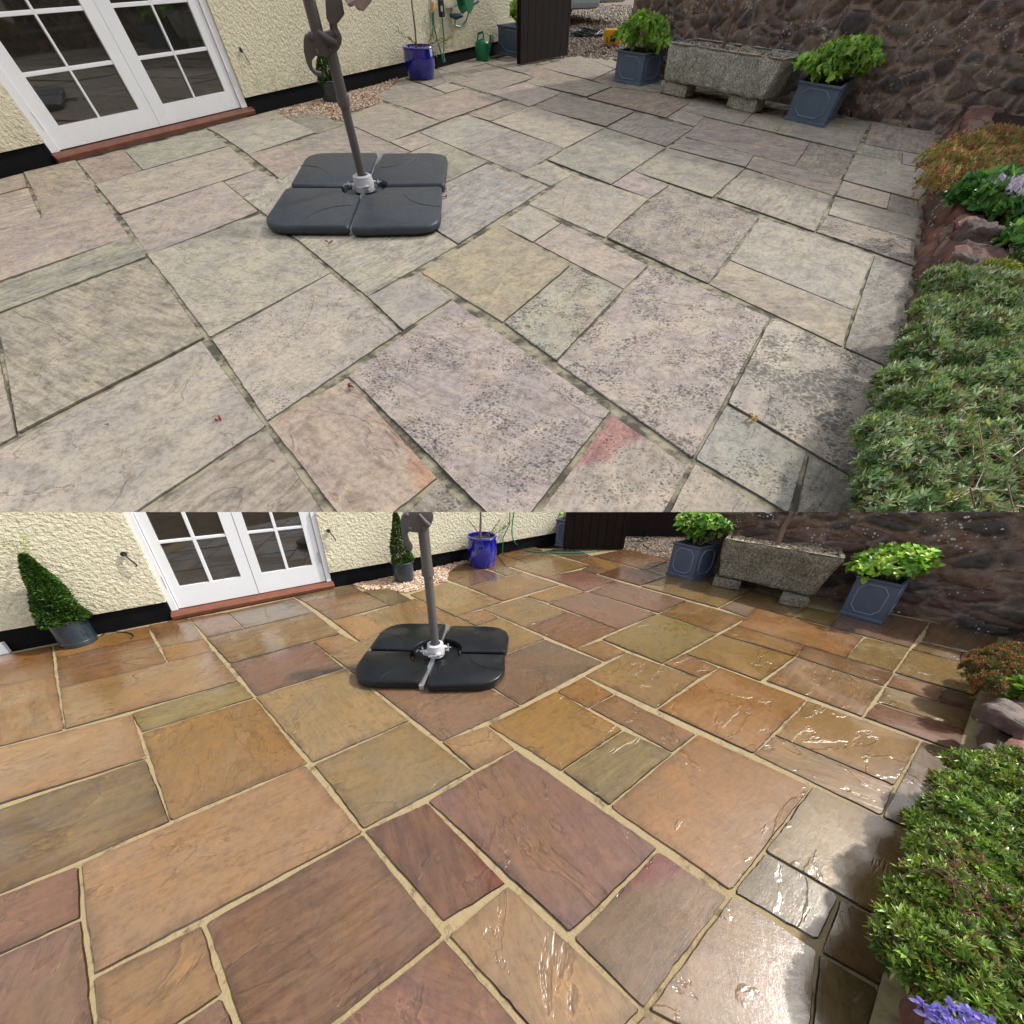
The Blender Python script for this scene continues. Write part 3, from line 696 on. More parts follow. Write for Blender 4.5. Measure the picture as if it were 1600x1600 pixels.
    # hooks that hold the doors back
    for k, (px, py) in enumerate(d['hooks']):
        u, z = U(px, py); h = MB()
        h.lathe((0, 0, 0), [(.001, 0), (.017, .001), (.017, .01), (.001, .011)], 12)
        rot = Matrix((t, Vector((0, 0, 1)), n)).transposed(); c = P(u, z, .01)
        h.v = [tuple(c + rot @ Vector(v)) for v in h.v]
        h.tube([P(u, z, .02), P(u + .012, z - .02, .03), P(u + .03, z - .06, .03), P(u + .04, z - .085, .028), P(u + .03, z - .095, .03)], .0045, 8)
        mesh_obj('door_hook', h, M['black'], w, smooth=True, label=d['hooklab'][k], cat='hook', group=None)
    return P, U, t, n

PT, UT, tT, nT = house(WT, dict(a=(0, 278), b=(742, 92), end0=(-330, 360), end1=(870, 61), sk0=(66, 225), sk1=(630, 97), top=2.2,
    fL=(84, 242), fR=(388, 166), sL=(90, 254), sR=(397, 177), mid=(255, 199), colsL=[(92, 197), (156, 184), (217, 170)], colsR=[(254, 162), (304, 151), (351, 141)],
    rows=[(92, 197), (35, 118)], hinges=[(60, 190), (364, 125)], hooks=[(375, 78)],
    hooklab=['black iron hook on the cream wall right of french doors above dry patio'],
    label='cream roughcast house with white french doors and black plinth beside the pale dry patio'))
PB, UB, tB, nB = house(WB, dict(a=(14, 1018), b=(832, 856), end0=(-260, 1075), end1=(935, 836), sk0=(257, 942), sk1=(732, 856), top=1.6,
    fL=(269, 960), fR=(518, 906), sL=(271, 966), sR=(522, 914), mid=(405, 929), colsL=[(280, 917), (330, 909), (377, 902)], colsR=[(409, 896), (449, 889), (488, 882)],
    rows=[(280, 917), (247, 848)], hinges=[(255, 912), (500, 872)], hooks=[(194, 865), (513, 829)], post=(16, 1014), postz=.075,
    hooklab=['black iron hook on cream wall left of french doors, wet patio', 'black iron hook on cream wall between french doors and topiary cone, wet patio'],
    label='cream roughcast house with white french doors in sun behind the wet patio'))

# ------------------------------------------------------------------ rough red stone walls
def stone_wall(w, a, b, ext0, ext1, ztop, key, label, thick=.3, seed=0):
    a, b = w.G(*a), w.G(*b); t = (b - a); t.z = 0; t.normalize(); n = Vector((t.y, -t.x, 0))
    if (-a).dot(n) < 0: n = -n
    def U(px, py): return w.Wp(px, py, a, b)
    u0, u1 = ext0, (b - a).length + ext1
    st = .0125; nu = int((u1 - u0) / st); nz = int((ztop + .02) / st)
    PALW = [(112, 98, 92), (98, 88, 85), (122, 104, 96), (86, 79, 78), (132, 117, 107), (106, 88, 80), (90, 86, 85), (120, 110, 102)] if w is WT else [(92, 66, 54), (76, 58, 50), (104, 74, 60), (64, 54, 49), (116, 90, 72), (88, 60, 48), (64, 57, 52), (98, 80, 66)]
    vs = []; cs = []
    for j in range(nz + 1):
        for i in range(nu + 1):
            u = u0 + st * i; z = -.02 + st * j
            q = Vector((u + .09 * noise.noise(Vector((u * 4, z * 4, seed))), 0, z + .04 * noise.noise(Vector((u * 2.5, z * 4, seed + 9)))))
            dd, pp = noise.voronoi(Vector((q.x * 4.4, seed * 3.1, q.z * 10)))
            e_ = dd[1] - dd[0]; lump = min(1, e_ * 2.6) ** .6
            fine = noise.noise(Vector((u * 16, z * 16, 3))) * .5 + noise.noise(Vector((u * 40, z * 40, 7))) * .25
            rid = noise.noise(Vector((pp[0].x * 5.1, pp[0].y, pp[0].z * 3.7)))
            off = lump * .030 + fine * .024 + rid * .022
            vs.append(a + t * u + n * off + Vector((0, 0, z)))
            ci = int(abs(math.sin(pp[0].x * 12.9898 + pp[0].z * 78.233) * 43758.5453)) % len(PALW)
            c = lin(PALW[ci]); mo = lin((178, 158, 144)) if w is WT else lin((140, 118, 104)); k = max(0, 1 - e_ * 4.5) * .9
            cs.append(tuple(c[m] * (1 - k) + mo[m] * k for m in range(3)))
    fs = [(j * (nu + 1) + i, j * (nu + 1) + i + 1, (j + 1) * (nu + 1) + i + 1, (j + 1) * (nu + 1) + i) for j in range(nz) for i in range(nu)]
    mb = MB(); mb.v = [tuple(v) for v in vs]; mb.f = fs; mb.c = [cs[f[0]] for f in fs]
    p0 = a + t * u0; p1 = a + t * u1; b0 = -n * thick
    mb.obox(p0 + n * -.005 + Vector((0, 0, -.02)), t * (u1 - u0), b0, Vector((0, 0, ztop + .012)), (.08, .06, .055))
    o = mesh_obj('stone_wall', mb, M['wall_' + key], w, smooth=True, label=label, cat='wall')
    return t, n
tW, nW = stone_wall(WT, (975, 112), (1462, 206), -.02, 2.6, 1.95, 'T', 'high dark red rubble stone wall behind the granite trough and the dry patio', seed=1)
tV, nV = stone_wall(WB, (1063, 886), (1562, 991), -.02, 2.2, 1.1, 'B', 'damp dark red rubble stone wall behind the trough on the wet patio', seed=1)
# ------------------------------------------------------------------ parasol stands
def rounded(pts, rad, seg=6):
    """rad: one radius per corner"""
    out = []; n = len(pts)
    for i in range(n):
        p0, p, p2 = pts[i - 1], pts[i], pts[(i + 1) % n]; r = rad[i]
        if r <= 0: out.append(p); continue
        a, b = (p0 - p).normalized(), (p2 - p).normalized()
        for k in range(seg + 1):
            s = k / seg; q = p + a * r * (1 - s) ** 2 + b * r * s ** 2
            out.append(q)
    return out
def parasol(w, d):
    zt = d['zt']; hub = w.G(*d['hub'], zt)
    root = thing('parasol_stand', w, (hub.x, hub.y, 0), d['label'], 'parasol stand')
    pm = M[d['mat']]
    sc = d['sc']
    cen = w.G(*d['cen'], zt)
    d['pr'] *= 1.22
    for q in d['tiles']:
        pts = [w.G(*p, zt) for p in q]                   # order: outer rounded corner first
        a = sum(pts[i].x * pts[(i + 1) % 4].y - pts[(i + 1) % 4].x * pts[i].y for i in range(4))
        if a < 0: pts = [pts[0]] + pts[:0:-1]
        R_ = .17 * sc
        base = rounded(pts, [R_, .025 * sc, 0.0, .025 * sc])
        # bite out a quarter round at the inner corner
        inner = pts[2]; bite = .14 * sc; e1 = (pts[1] - inner).normalized(); e2 = (pts[3] - inner).normalized()
        def poly(k):
            pp = [p for p in base if (p - inner).length > 1e-6]
            i = max(range(len(base)), key=lambda j: -(base[j] - inner).length)
            arc = [inner + e1 * bite * math.cos(s * math.pi / 2 / 8) + e2 * bite * math.sin(s * math.pi / 2 / 8) for s in range(9)]
            return base[:i] + arc + base[i + 1:]
        P_ = poly(0); c = sum(P_, Vector()) / len(P_)
        def ringz(f, z): 
            return [Vector((c.x + (p.x - c.x) * f, c.y + (p.y - c.y) * f, z)) for p in P_]
        mb = MB(); lv = [(.955, .004), (.985, .012), (1.0, .02), (1.0, zt - .014), (.985, zt - .004), (.955, zt)]
        rings = [ringz(f, z) for f, z in lv]; n = len(P_)
        vs = [v for r in rings for v in r]; fs = [tuple(range(n))[::-1], tuple((len(rings) - 1) * n + i for i in range(n))]
        for k in range(len(rings) - 1):
            fs += [(k * n + i, k * n + (i + 1) % n, (k + 1) * n + (i + 1) % n, (k + 1) * n + i) for i in range(n)]
        mb.add(vs, fs); t_ = mesh_obj('base_tile', mb, pm, w, root, smooth=True)
        # moulded line
        gl = MB(); oc = pts[0]; d1 = (pts[1] - oc); d2 = (pts[3] - oc)
        cc = oc + d1 * .95; rr = .5
        path = []
        for s in range(15):
            an = s / 14 * math.pi / 2
            path.append(cc + (-d1) * rr * math.sin(an) * 1.0 + d2 * rr * math.cos(an) * 1.0 + Vector((0, 0, .0004)))
        gl.tube(path, .0022, 5); mesh_obj('moulded_ridge', gl, pm, w, t_, smooth=True)
    # steel cross
    for bi, (a_, b_) in enumerate(d['bars']):
        zb_ = zt * (.55 if bi == 0 else .3); A, B_ = w.G(*a_, zb_), w.G(*b_, zb_); u = (B_ - A).normalized(); v = Vector((-u.y, u.x, 0))
        mb = MB(); mb.obox(A - v * .013 * sc - Vector((0, 0, .03)), B_ - A, v * .026 * sc, Vector((0, 0, .03))); mesh_obj('cross_bar', mb, M['steel'], w, root)
    pl = MB(); pl.lathe((cen.x, cen.y, 0), [(.14 * sc, .0), (.14 * sc, zt * .3), (.13 * sc, zt * .32)], 32); mesh_obj('centre_well', pl, pm, w, root, smooth=True)
    r = d['hr']
    hb = MB(); hb.lathe((hub.x, hub.y, 0), [(r * 1.05, zt * .5), (r * 1.05, zt + .02), (r * .98, zt + .035), (r * .95, zt + .05), (r * .8, zt + .055), (r * .62, zt + .056), (r * .6, zt + .03)], 40)
    for k in range(4):
        an = k * math.pi / 2 + .5; c = Vector((hub.x + math.cos(an) * r * 1.12, hub.y + math.sin(an) * r * 1.12, zt + .006)); hb.lathe(c, [(.017, -.02), (.017, .006), (.012, .01)], 10)
    mesh_obj('hub', hb, M['hub'], w, root, smooth=True)
    for k, (an) in enumerate(d['pins']):
        mb = MB(); c = Vector((hub.x + math.cos(an) * r * 1.5, hub.y + math.sin(an) * r * 1.5, zt + .012)); u = Vector((-math.sin(an), math.cos(an), 0))
        mb.tube([Vector((hub.x + math.cos(an) * r, hub.y + math.sin(an) * r, zt + .012)), c, c + Vector((math.cos(an), math.sin(an), 0)) * r * .35], .0055, 6)
        mb.tube([c - u * .042 * sc, c + u * .042 * sc], .0055, 6); mesh_obj('locking_pin', mb, M['steel'], w, root, smooth=True)
    zc = w.V(hub, d['collar']); ztp = w.V(hub, d['boss'])
    pr = d['pr']
    po = MB(); po.tube([(hub.x, hub.y, zt + .03), (hub.x, hub.y, zc)], pr, 24); mesh_obj('pole', po, M['pole'], w, root, smooth=True)
    po = MB(); po.tube([(hub.x, hub.y, zc), (hub.x, hub.y, ztp + .06)], pr * 1.16, 24); po.tube([(hub.x, hub.y, zc - .028), (hub.x, hub.y, zc + .014)], pr * 1.34, 24)
    mesh_obj('pole_sleeve', po, M['pole'], w, root, smooth=True)
    # crank housing: traced side plate, standing in the upright plane through the pole that faces the viewer
    v = Vector((hub.x, hub.y, 0)); nrm = (-v).normalized(); tt = Vector((-nrm.y, nrm.x, 0))
    if tt.x < 0: tt = -tt
    A = v; B_ = v + tt
    th = .034 * sc
    out = [w.Wp(px, py, A, B_)[0] for px, py in d['crank']]
    mb = MB(); mb.frus([p - nrm * th for p in out], [p + nrm * th for p in out]); ch = mesh_obj('crank_housing', mb, M['gunmetal'], w, root, bevel=.006, smooth=True)
    for px, py, rr in d['bolts']:
        p = w.Wp(px, py, A, B_)[0]; mb = MB(); mb.tube([p + nrm * th * .9, p + nrm * th * 1.35, p + nrm * th * 1.5], [rr, rr, rr * .6], 14); mesh_obj('bolt', mb, M['gunmetal'], w, ch, smooth=True)
    pts = [w.Wp(px, py, A, B_)[0] + nrm * th * 1.6 for px, py in d['lever']]
    mb = MB(); mb.tube(pts, [.009 * sc, .013 * sc, .011 * sc, .012 * sc][:len(pts)], 10); mesh_obj('crank_lever', mb, M['gunmetal'], w, ch, smooth=True)
    if 'mast' in d:
        p = w.Wp(*d['mast'], A, B_)[0]; mb = MB(); mb.tube([p, p + Vector((0, 0, 1.1))], pr * 1.22, 24); mesh_obj('mast', mb, M['pole'], w, root, smooth=True)
        q = [w.Wp(px, py, A, B_)[0] for px, py in d['arm']]
        mb = MB(); mb.frus([p - nrm * th * .7 for p in q], [p + nrm * th * .7 for p in q]); ar = mesh_obj('tilt_arm', mb, M['gunmetal'], w, root, bevel=.006, smooth=True)
        q = [w.Wp(px, py, A, B_)[0] for px, py in d['armpin']]
        mb = MB(); mb.tube(q, pr * .8, 16); mesh_obj('arm_post', mb, M['gunmetal'], w, root, smooth=True)
        q = [w.Wp(px, py, A, B_)[0] for px, py in d['cloth']]
        mb = MB()
        fold = []
        for i, p in enumerate(q): fold.append(p + nrm * (.02 if i % 2 else -.03))
        mb.frus([p - nrm * .12 for p in fold], [p + nrm * .1 for p in fold]); mesh_obj('folded_canopy', mb, simple('faded_canopy_cloth', lin((150, 128, 120)), .9, var=.3, vs=20, bs=.6), w, root)
    return root
crT = [(p[0] / 4 + 400, p[1] / 4) for p in [(375,188),(400,200),(440,194),(490,180),(522,195),(537,230),(533,268),(515,305),(480,338),(440,347),(372,345),(350,372),(352,420),(375,445),(410,452),(405,474),(370,466),(335,430),(312,380),(298,310),(297,250),(305,218),(330,204)]]
crB = [(p[0] / 4 + 400, p[1] / 4 + 800) for p in [(960,-10),(1010,-30),(1090,-30),(1108,10),(1104,45),(1085,85),(1050,112),(1010,120),(955,115),(945,135),(958,180),(980,215),(972,238),(955,228),(925,190),(912,120),(904,60),(908,30),(925,5)]]
parasol(WT, dict(zt=.055, hub=(569, 289), cen=(568, 291), mat='plastic', sc=1.25,
    tiles=[[(482,238),(589,238),(568,290),(453,288)], [(700,238),(694,287),(572,289),(598,239)], [(405,353),(446,293),(566,293),(543,353)], [(687,353),(547,356),(568,293),(690,290)]],
    bars=[((592,238),(545,358)), ((452,291),(692,288))], hr=.08, pins=[.2, 1.9, 3.5, 4.9], collar=156, boss=84, pr=.027,
    crank=crT, bolts=[(486,55,.016),(496,80,.014),(515,56,.010),(524,51,.010),(516,76,.010)], lever=[(496,48),(510,58),(526,66),(522,62)],
    mast=(499, 62), arm=[(507,-20),(531,-20),(538,22),(530,33),(525,38),(515,38),(510,28)], armpin=[(523,50),(519,30)], cloth=[(537,-6),(541,4),(546,10),(552,6),(558,14),(566,15),(580,0),(575,-14),(550,-16)],
    label='charcoal four tile parasol base with grey crank pole on the pale dry patio'))
parasol(WB, dict(zt=.06, hub=(681, 1016), cen=(682, 1017), mat='plastic_wet', sc=1.08,
    tiles=[[(603,973),(697,974),(681,1017),(577,1012)], [(799,979),(791,1018),(684,1017),(704,977)], [(540,1064),(572,1016),(679,1018),(655,1065)], [(790,1068),(665,1070),(683,1020),(789,1022)]],
    bars=[((700,976),(658,1072)), ((576,1015),(790,1021))], hr=.054, pins=[.2, 1.9, 3.5, 4.9], collar=892, boss=816, pr=.0215,
    crank=crB, bolts=[(640,824,.012),(636,802,.010),(661,824,.008)], lever=[(654,800),(664,812),(671,818)],
    label='wet black four tile parasol base with grey pole on the orange wet patio'))

# ------------------------------------------------------------------ leaves
class Leaves:
    def __init__(s): s.v = []; s.f = []; s.c = []
    def leaf(s, p, d, n, L, Wd, col, wide=False, droop=0.0):
        d = d.normalized(); sd_ = d.cross(n)
        if sd_.length < 1e-4: sd_ = d.orthogonal()
        sd_.normalize(); n = sd_.cross(d)
        b = len(s.v)
        if wide:
            s.v += [tuple(p), tuple(p + d * L * .3 + sd_ * Wd * .5 + n * Wd * .12), tuple(p + d * L * .68 + sd_ * Wd * .42 + n * (Wd * .08 - droop * L * .4)), tuple(p + d * L - n * droop * L),
                    tuple(p + d * L * .68 - sd_ * Wd * .42 + n * (Wd * .08 - droop * L * .4)), tuple(p + d * L * .3 - sd_ * Wd * .5 + n * Wd * .12), tuple(p + d * L * .45 - n * Wd * .04)]
            q = [(0, 1, 6), (1, 2, 6), (2, 3, 6), (3, 4, 6), (4, 5, 6), (5, 0, 6)]
            s.f += [tuple(b + i for i in t) for t in q]; s.c += [col] * 6
        else:
            s.v += [tuple(p), tuple(p + d * L * .45 + sd_ * Wd * .5 + n * Wd * .18), tuple(p + d * L - n * droop * L), tuple(p + d * L * .45 - sd_ * Wd * .5 + n * Wd * .18)]
            s.f += [(b, b + 1, b + 2), (b, b + 2, b + 3)]; s.c += [col] * 2
    def mb(s):
        m = MB(); m.v, m.f, m.c = s.v, s.f, s.c; return m
def jit(c, R, a=.25):
    k = R.uniform(1 - a, 1 + a); return tuple(min(1, max(0, x * k * R.uniform(.93, 1.07))) for x in c)
def rv(R):
    z = R.uniform(-1, 1); t = R.uniform(0, 6.2832); r = math.sqrt(1 - z * z); return Vector((r * math.cos(t), r * math.sin(t), z))

def mound_leaves(Lv, lumps, shoots, per, L, Wd, pal, R, up=.6, wide=False, spread=.9, shell=.35, cut=None, droop=0.1):
    """Whorls of leaves on shoot tips spread over and inside a set of ellipsoids (cx, cy, cz, rx, ry, rz)."""
    vol = [l[3] * l[4] for l in lumps]; tot = sum(vol)
    for i in range(shoots):
        x = R.uniform(0, tot); k = 0
        while x > vol[k] and k < len(lumps) - 1: x -= vol[k]; k += 1
        c = lumps[k]; d = rv(R); d.z = abs(d.z) if R.random() < .85 else d.z
        rr = 1 - shell * R.random() ** 1.5
        p = Vector((c[0] + d.x * c[3] * rr, c[1] + d.y * c[4] * rr, c[2] + d.z * c[5] * rr))
        if p.z < .0: continue
        if cut and not cut(p): continue
        bad = any(((p.x - o[0]) / o[3]) ** 2 + ((p.y - o[1]) / o[4]) ** 2 + ((p.z - o[2]) / o[5]) ** 2 < .45 for j, o in enumerate(lumps) if j != k)
        if bad: continue
        ax = (Vector((d.x, d.y, d.z)) * (1 - up) + Vector((0, 0, up)) + rv(R) * .6).normalized()
        base = lin(R.choice(pal)); base = jit(base, R, .33)
        for j in range(per):
            a = j * 2.4 + R.uniform(-.3, .3); o1 = ax.orthogonal().normalized(); o2 = ax.cross(o1)
            dd = (ax * R.uniform(.25, .9) + (o1 * math.cos(a) + o2 * math.sin(a)) * spread).normalized()
            Lv.leaf(p - ax * L * .35 * (j / per), dd, ax, L * R.uniform(.7, 1.2), Wd * R.uniform(.8, 1.2), jit(base, R, .22), wide, droop * R.random())

def add_leaves(name, Lv, w, root=None, mat=None, **k):
    V = np.array(Lv.v)
    if w is WB or True:                                  # drop leaves beyond the patio's edge instead of slicing them
        c = (V - np.array([0, 0, w.h])) @ w.R; yy = PY + FPX * c[:, 1] / np.maximum(c[:, 2], 1e-3)
        ok = yy > 800 if w is WB else yy < 832
        F = [i for i, f in enumerate(Lv.f) if all(ok[j] for j in f)]
        Lv.f = [Lv.f[i] for i in F]; Lv.c = [Lv.c[i] for i in F]
    return mesh_obj(name, Lv.mb(), mat or M['leaf'], w, root, clip=False, **k)

def twigs(mb, p0, p1, r, R, n=4):
    pts = [Vector(p0).lerp(Vector(p1), i / n) + rv(R) * (0 if i in (0, n) else r * 3) for i in range(n + 1)]
    mb.tube(pts, [r * (1 - .55 * i / n) for i in range(n + 1)], 7)

# ------------------------------------------------------------------ square planters with hydrangeas
def planter(w, bl, nr, rt, topy, label, plabel, mat, seed, bush, octs=(0, 1)):
    A, B_, C = w.G(*bl), w.G(*nr), w.G(*rt); D = A + C - B_
    h = w.V(B_, topy); root = thing('planter', w, ((A + C) / 2)[:], label, 'planter', group='square planters beside the walls' if False else None)
    cen = (A + C) / 2
    def ring(f, z): return [Vector((cen.x + (p.x - cen.x) * f, cen.y + (p.y - cen.y) * f, z)) for p in (A, B_, C, D)]
    def chain(lv):
        mb = MB(); rs = [ring(f, z) for f, z in lv]; vs = [v for r in rs for v in r]; fs = [(0, 3, 2, 1), tuple((len(rs) - 1) * 4 + i for i in range(4))]
        for k in range(len(rs) - 1): fs += [(k * 4 + i, k * 4 + (i + 1) % 4, (k + 1) * 4 + (i + 1) % 4, (k + 1) * 4 + i) for i in range(4)]
        return mb.add(vs, fs)
    mesh_obj('body', chain([(1, .0), (1, h * .055), (.95, h * .085), (.95, h * .93), (1.0, h * .945), (1.0, h), (.88, h), (.88, h * .9)]), M[mat], w, root, bevel=.003)
    mesh_obj('soil', chain([(.87, h * .6), (.87, h * .93)]), M['soil'], w, root)
    # octagonal moulding on each visible face
    for (P0, P1) in ((A, B_), (B_, C)):
        P0, P1 = [cen + (p - cen) * .95 for p in (P0, P1)]
        t = (P1 - P0); L = t.length; t.normalize(); n = Vector((t.y, -t.x, 0))
        if ((P0 + P1) / 2 - cen).dot(n) < 0: n = -n
        m = (P0 + P1) / 2; a, bz = L * .345, h * .35; c = .42
        oc = [(-a, -bz * (1 - c)), (-a * (1 - c), -bz), (a * (1 - c), -bz), (a, -bz * (1 - c)), (a, bz * (1 - c)), (a * (1 - c), bz), (-a * (1 - c), bz), (-a, bz * (1 - c))]
        pts = [m + t * x + Vector((0, 0, h * .51 + z)) + n * .001 for x, z in oc]; mb = MB(); rr = h * .02
        mb.tube(pts + [pts[0], pts[1]], rr, 6, cap=False); mesh_obj('octagon_moulding', mb, M[mat + '_edge'], w, root, smooth=True)
    # the bush
    R = random.Random(seed); sx = bush['r']; cz = h + bush['h'] * .42
    proot = thing('hydrangea', w, (cen.x, cen.y, h * .93), plabel, 'plant')
    lumps = [(cen.x, cen.y, cz, sx * .6, sx * .6, bush['h'] * .5)] + [(cen.x + R.uniform(-.55, .55) * sx, cen.y + R.uniform(-.45, .45) * sx, cz + R.uniform(-.25, .35) * bush['h'], sx * R.uniform(.4, .62), sx * R.uniform(.4, .6), bush['h'] * R.uniform(.28, .42)) for _ in range(9)]
    Lv = Leaves(); mound_leaves(Lv, lumps, bush['n'], 5, bush['L'], bush['L'] * .72, bush['pal'], R, up=.45, wide=True, spread=1.1, shell=.7, droop=.35)
    add_leaves('foliage', Lv, w, proot)
    mb = MB()
    for _ in range(9):
        a = R.uniform(0, 6.28); twigs(mb, (cen.x + math.cos(a) * .03, cen.y + math.sin(a) * .03, h * .9), (cen.x + math.cos(a) * sx * .7, cen.y + math.sin(a) * sx * .6, cz + bush['h'] * R.uniform(-.1, .4)), .004, R)
    mesh_obj('stem', mb, M['bark'], w, proot, smooth=True)
    if bush.get('fl'):
        for k in range(bush['fl']):
            Lf = Leaves(); a = R.uniform(0, 6.28); q = R.uniform(.2, .9); p = Vector((cen.x + math.cos(a) * sx * q, cen.y + math.sin(a) * sx * q * .8, cz + bush['h'] * (.62 - .35 * q * q) + R.uniform(0, .02)))
            for _ in range(26):
                o = rv(R) * bush['L'] * .28; o.z *= .4; Lf.leaf(p + o, rv(R) + Vector((0, 0, 1)), rv(R), .012, .01, jit(lin(bush['fc']), R, .15))
            if Lf.v: add_leaves('flower_head', Lf, w, proot, M['flower'])
    return root
GR1 = [(166, 206, 86), (136, 186, 68), (186, 218, 106), (112, 158, 58), (150, 194, 88)]
planter(WT, (957, 127), (1000, 135), (1030, 128), 84, 'blue grey square planter left of the granite trough on the dry patio', 'bright green hydrangea with pale buds in the planter left of the trough, dry patio', 'planter', 3, dict(r=.42, h=.27, n=1100, L=.05, pal=GR1, fl=9, fc=(206, 214, 160)))
planter(WT, (1224, 186), (1287, 200), (1308, 181), 137, 'tilted looking blue grey square planter right of the granite trough, dry patio', 'lime green hydrangea in the planter between trough and red wall, dry patio', 'planter', 4, dict(r=.43, h=.24, n=1300, L=.05, pal=GR1, fl=5, fc=(214, 220, 150)))
planter(WT, (777, 84), (822, 93), (850, 88), 45, 'blue planter half hidden behind the dark brown gate, dry patio', 'leafy green shrub in the planter behind the gate, dry patio', 'planter', 5, dict(r=.2, h=.22, n=200, L=.05, pal=GR1))
planter(WB, (1040, 896), (1081, 908), (1113, 899), 856, 'slate grey square planter left of the trough on the wet patio', 'green hydrangea with pale buds in the planter left of the trough, wet patio', 'planter_B', 6, dict(r=.27, h=.28, n=800, L=.047, pal=[(124, 170, 60), (102, 150, 50), (148, 188, 76), (84, 130, 44)], fl=9, fc=(190, 196, 140)))
planter(WB, (1309, 958), (1376, 977), (1393, 958), 915, 'slate grey square planter right of the trough, against the damp red wall', 'lime green hydrangea in the planter right of the trough, wet patio', 'planter_B', 7, dict(r=.31, h=.23, n=900, L=.044, pal=[(150, 192, 62), (124, 172, 54), (176, 208, 86), (100, 146, 46)], fl=5, fc=(214, 220, 150)))
planter(WB, (866, 853), (886, 856.5), (906, 848), 814, 'dark square planter half hidden behind the gate, wet patio', 'leafy shrub in the planter behind the gate, wet patio', 'planter_B', 8, dict(r=.15, h=.2, n=120, L=.045, pal=GR1))

# ------------------------------------------------------------------ granite trough on two stone blocks, with a small tree
def rough_box(w, ring0, ring1, hollow=None, nsub=5, amp=.008, seed=0, bev=.03):
    """A rough hewn block: box from two rings of four points, rounded and roughened; hollow = depth of basin."""
    bm = bmesh.new()
    vs = [bm.verts.new(p) for p in list(ring0) + list(ring1)]
    for f in [(3, 2, 1, 0), (4, 5, 6, 7)] + [(i, (i + 1) % 4, 4 + (i + 1) % 4, 4 + i) for i in range(4)]: bm.faces.new([vs[i] for i in f])
    bmesh.ops.recalc_face_normals(bm, faces=bm.faces)
    if hollow:
        top = max(bm.faces, key=lambda f: f.calc_center_median().z)
        r = bmesh.ops.inset_region(bm, faces=[top], thickness=hollow[0]); top.normal_update()
        ex = bmesh.ops.extrude_discrete_faces(bm, faces=[top]); bmesh.ops.translate(bm, verts=ex['faces'][0].verts, vec=(0, 0, -hollow[1]))
    bmesh.ops.bevel(bm, geom=[e for e in bm.edges if e.calc_face_angle(0) > .4], offset=bev, segments=3, affect='EDGES', profile=.5)
    bmesh.ops.triangulate(bm, faces=bm.faces)
    for _ in range(nsub): 
        es = [e for e in bm.edges if e.calc_length() > .02]
        if not es: break
        bmesh.ops.subdivide_edges(bm, edges=es, cuts=1); bmesh.ops.triangulate(bm, faces=[f for f in bm.faces if len(f.verts) > 3])
    for v in bm.verts:
        n = v.normal; p = v.co; k = noise.noise(p * 6 + Vector((seed, 0, 0))) * amp * 1.6 + noise.noise(p * 25 + Vector((seed, 5, 0))) * amp + noise.noise(p * 70) * amp * .4
        v.co = p + n * k
    mb = MB(); bm.verts.ensure_lookup_table(); mb.v = [tuple(v.co) for v in bm.verts]; mb.f = [tuple(v.index for v in f.verts) for f in bm.faces]; mb.c = [None] * len(mb.f); bm.free()
    return mb
def trough(w, A, B_, depth, bot, topy, blocks, wt, wn, lab, tl, seed, trunk, plen):
    A, B_ = w.G(*A), w.G(*B_); t = (B_ - A).normalized(); n = wn * -1 if wn.dot(-A) > 0 else wn
    back = n * depth
    z0 = w.V(A, bot); z1 = w.V(A, topy)
    mid = (A + B_) / 2 + back / 2
    root = thing('stone_trough', w, (mid.x, mid.y, 0), lab, 'trough')
    dz = Vector((0, 0, 1))
    r0 = [A + dz * z0 + t * .03, B_ + dz * z0 - t * .05, B_ + back + dz * z0 - t * .04, A + back + dz * z0 + t * .03]
    r1 = [A + dz * z1 - t * .01, B_ + dz * z1 + t * .05, B_ + back + dz * z1 + t * .05, A + back + dz * z1 - t * .01]
    mesh_obj('basin', rough_box(w, r0, r1, hollow=(.05, .07), seed=seed), M['granite_T' if w is WT else 'granite_B'], w, root, smooth=True)
    ins = [p.lerp((r1[0] + r1[2]) / 2, .09) for p in r1]
    fill = MB(); fill.prism([(p.x, p.y) for p in ins], z1 - .1, z1 - .03); mesh_obj('soil', fill, M['soil'], w, root)
    pebbles('gravel_topping', w, [(p.x, p.y) for p in ins], 900, .008, .017, [(200, 180, 156), (176, 156, 134), (222, 206, 184), (150, 132, 114)], z1 - .032, root=root, kind='stuff')
    for k, (px0, px1, dd) in enumerate(blocks):
        a, b = w.G(*px0), w.G(*px1); q = n * dd
        lo = [a, b, b + q, a + q]; mb = rough_box(w, [p + dz * -.0 for p in lo], [p + dz * (z0 - .004) for p in lo], seed=seed + 5 + k, amp=.006, bev=.015)
        mesh_obj('support_block', mb, M['granite_T' if w is WT else 'granite_B'], w, label=tl[k], cat='stone block')
    p0 = w.Wp(*trunk[0], mid, mid + t)[0]; pts = [w.Wp(px, py, mid, mid + t)[0] for px, py in trunk]
    pts[0].z = z1 - .09
    mb = MB(); mb.tube(pts, [plen * (1 - .12 * i) for i in range(len(pts))], 12); tr = thing('small_tree', w, (pts[0].x, pts[0].y, pts[0].z), tl[2], 'tree')
    mesh_obj('trunk', mb, M['bark'], w, tr, smooth=True)
    mb = MB(); mb.tube([pts[1], pts[1] + t * .05 + dz * .12, pts[1] + t * .07 + dz * .3], plen * .5, 8); mesh_obj('branch', mb, M['bark'], w, tr, smooth=True)
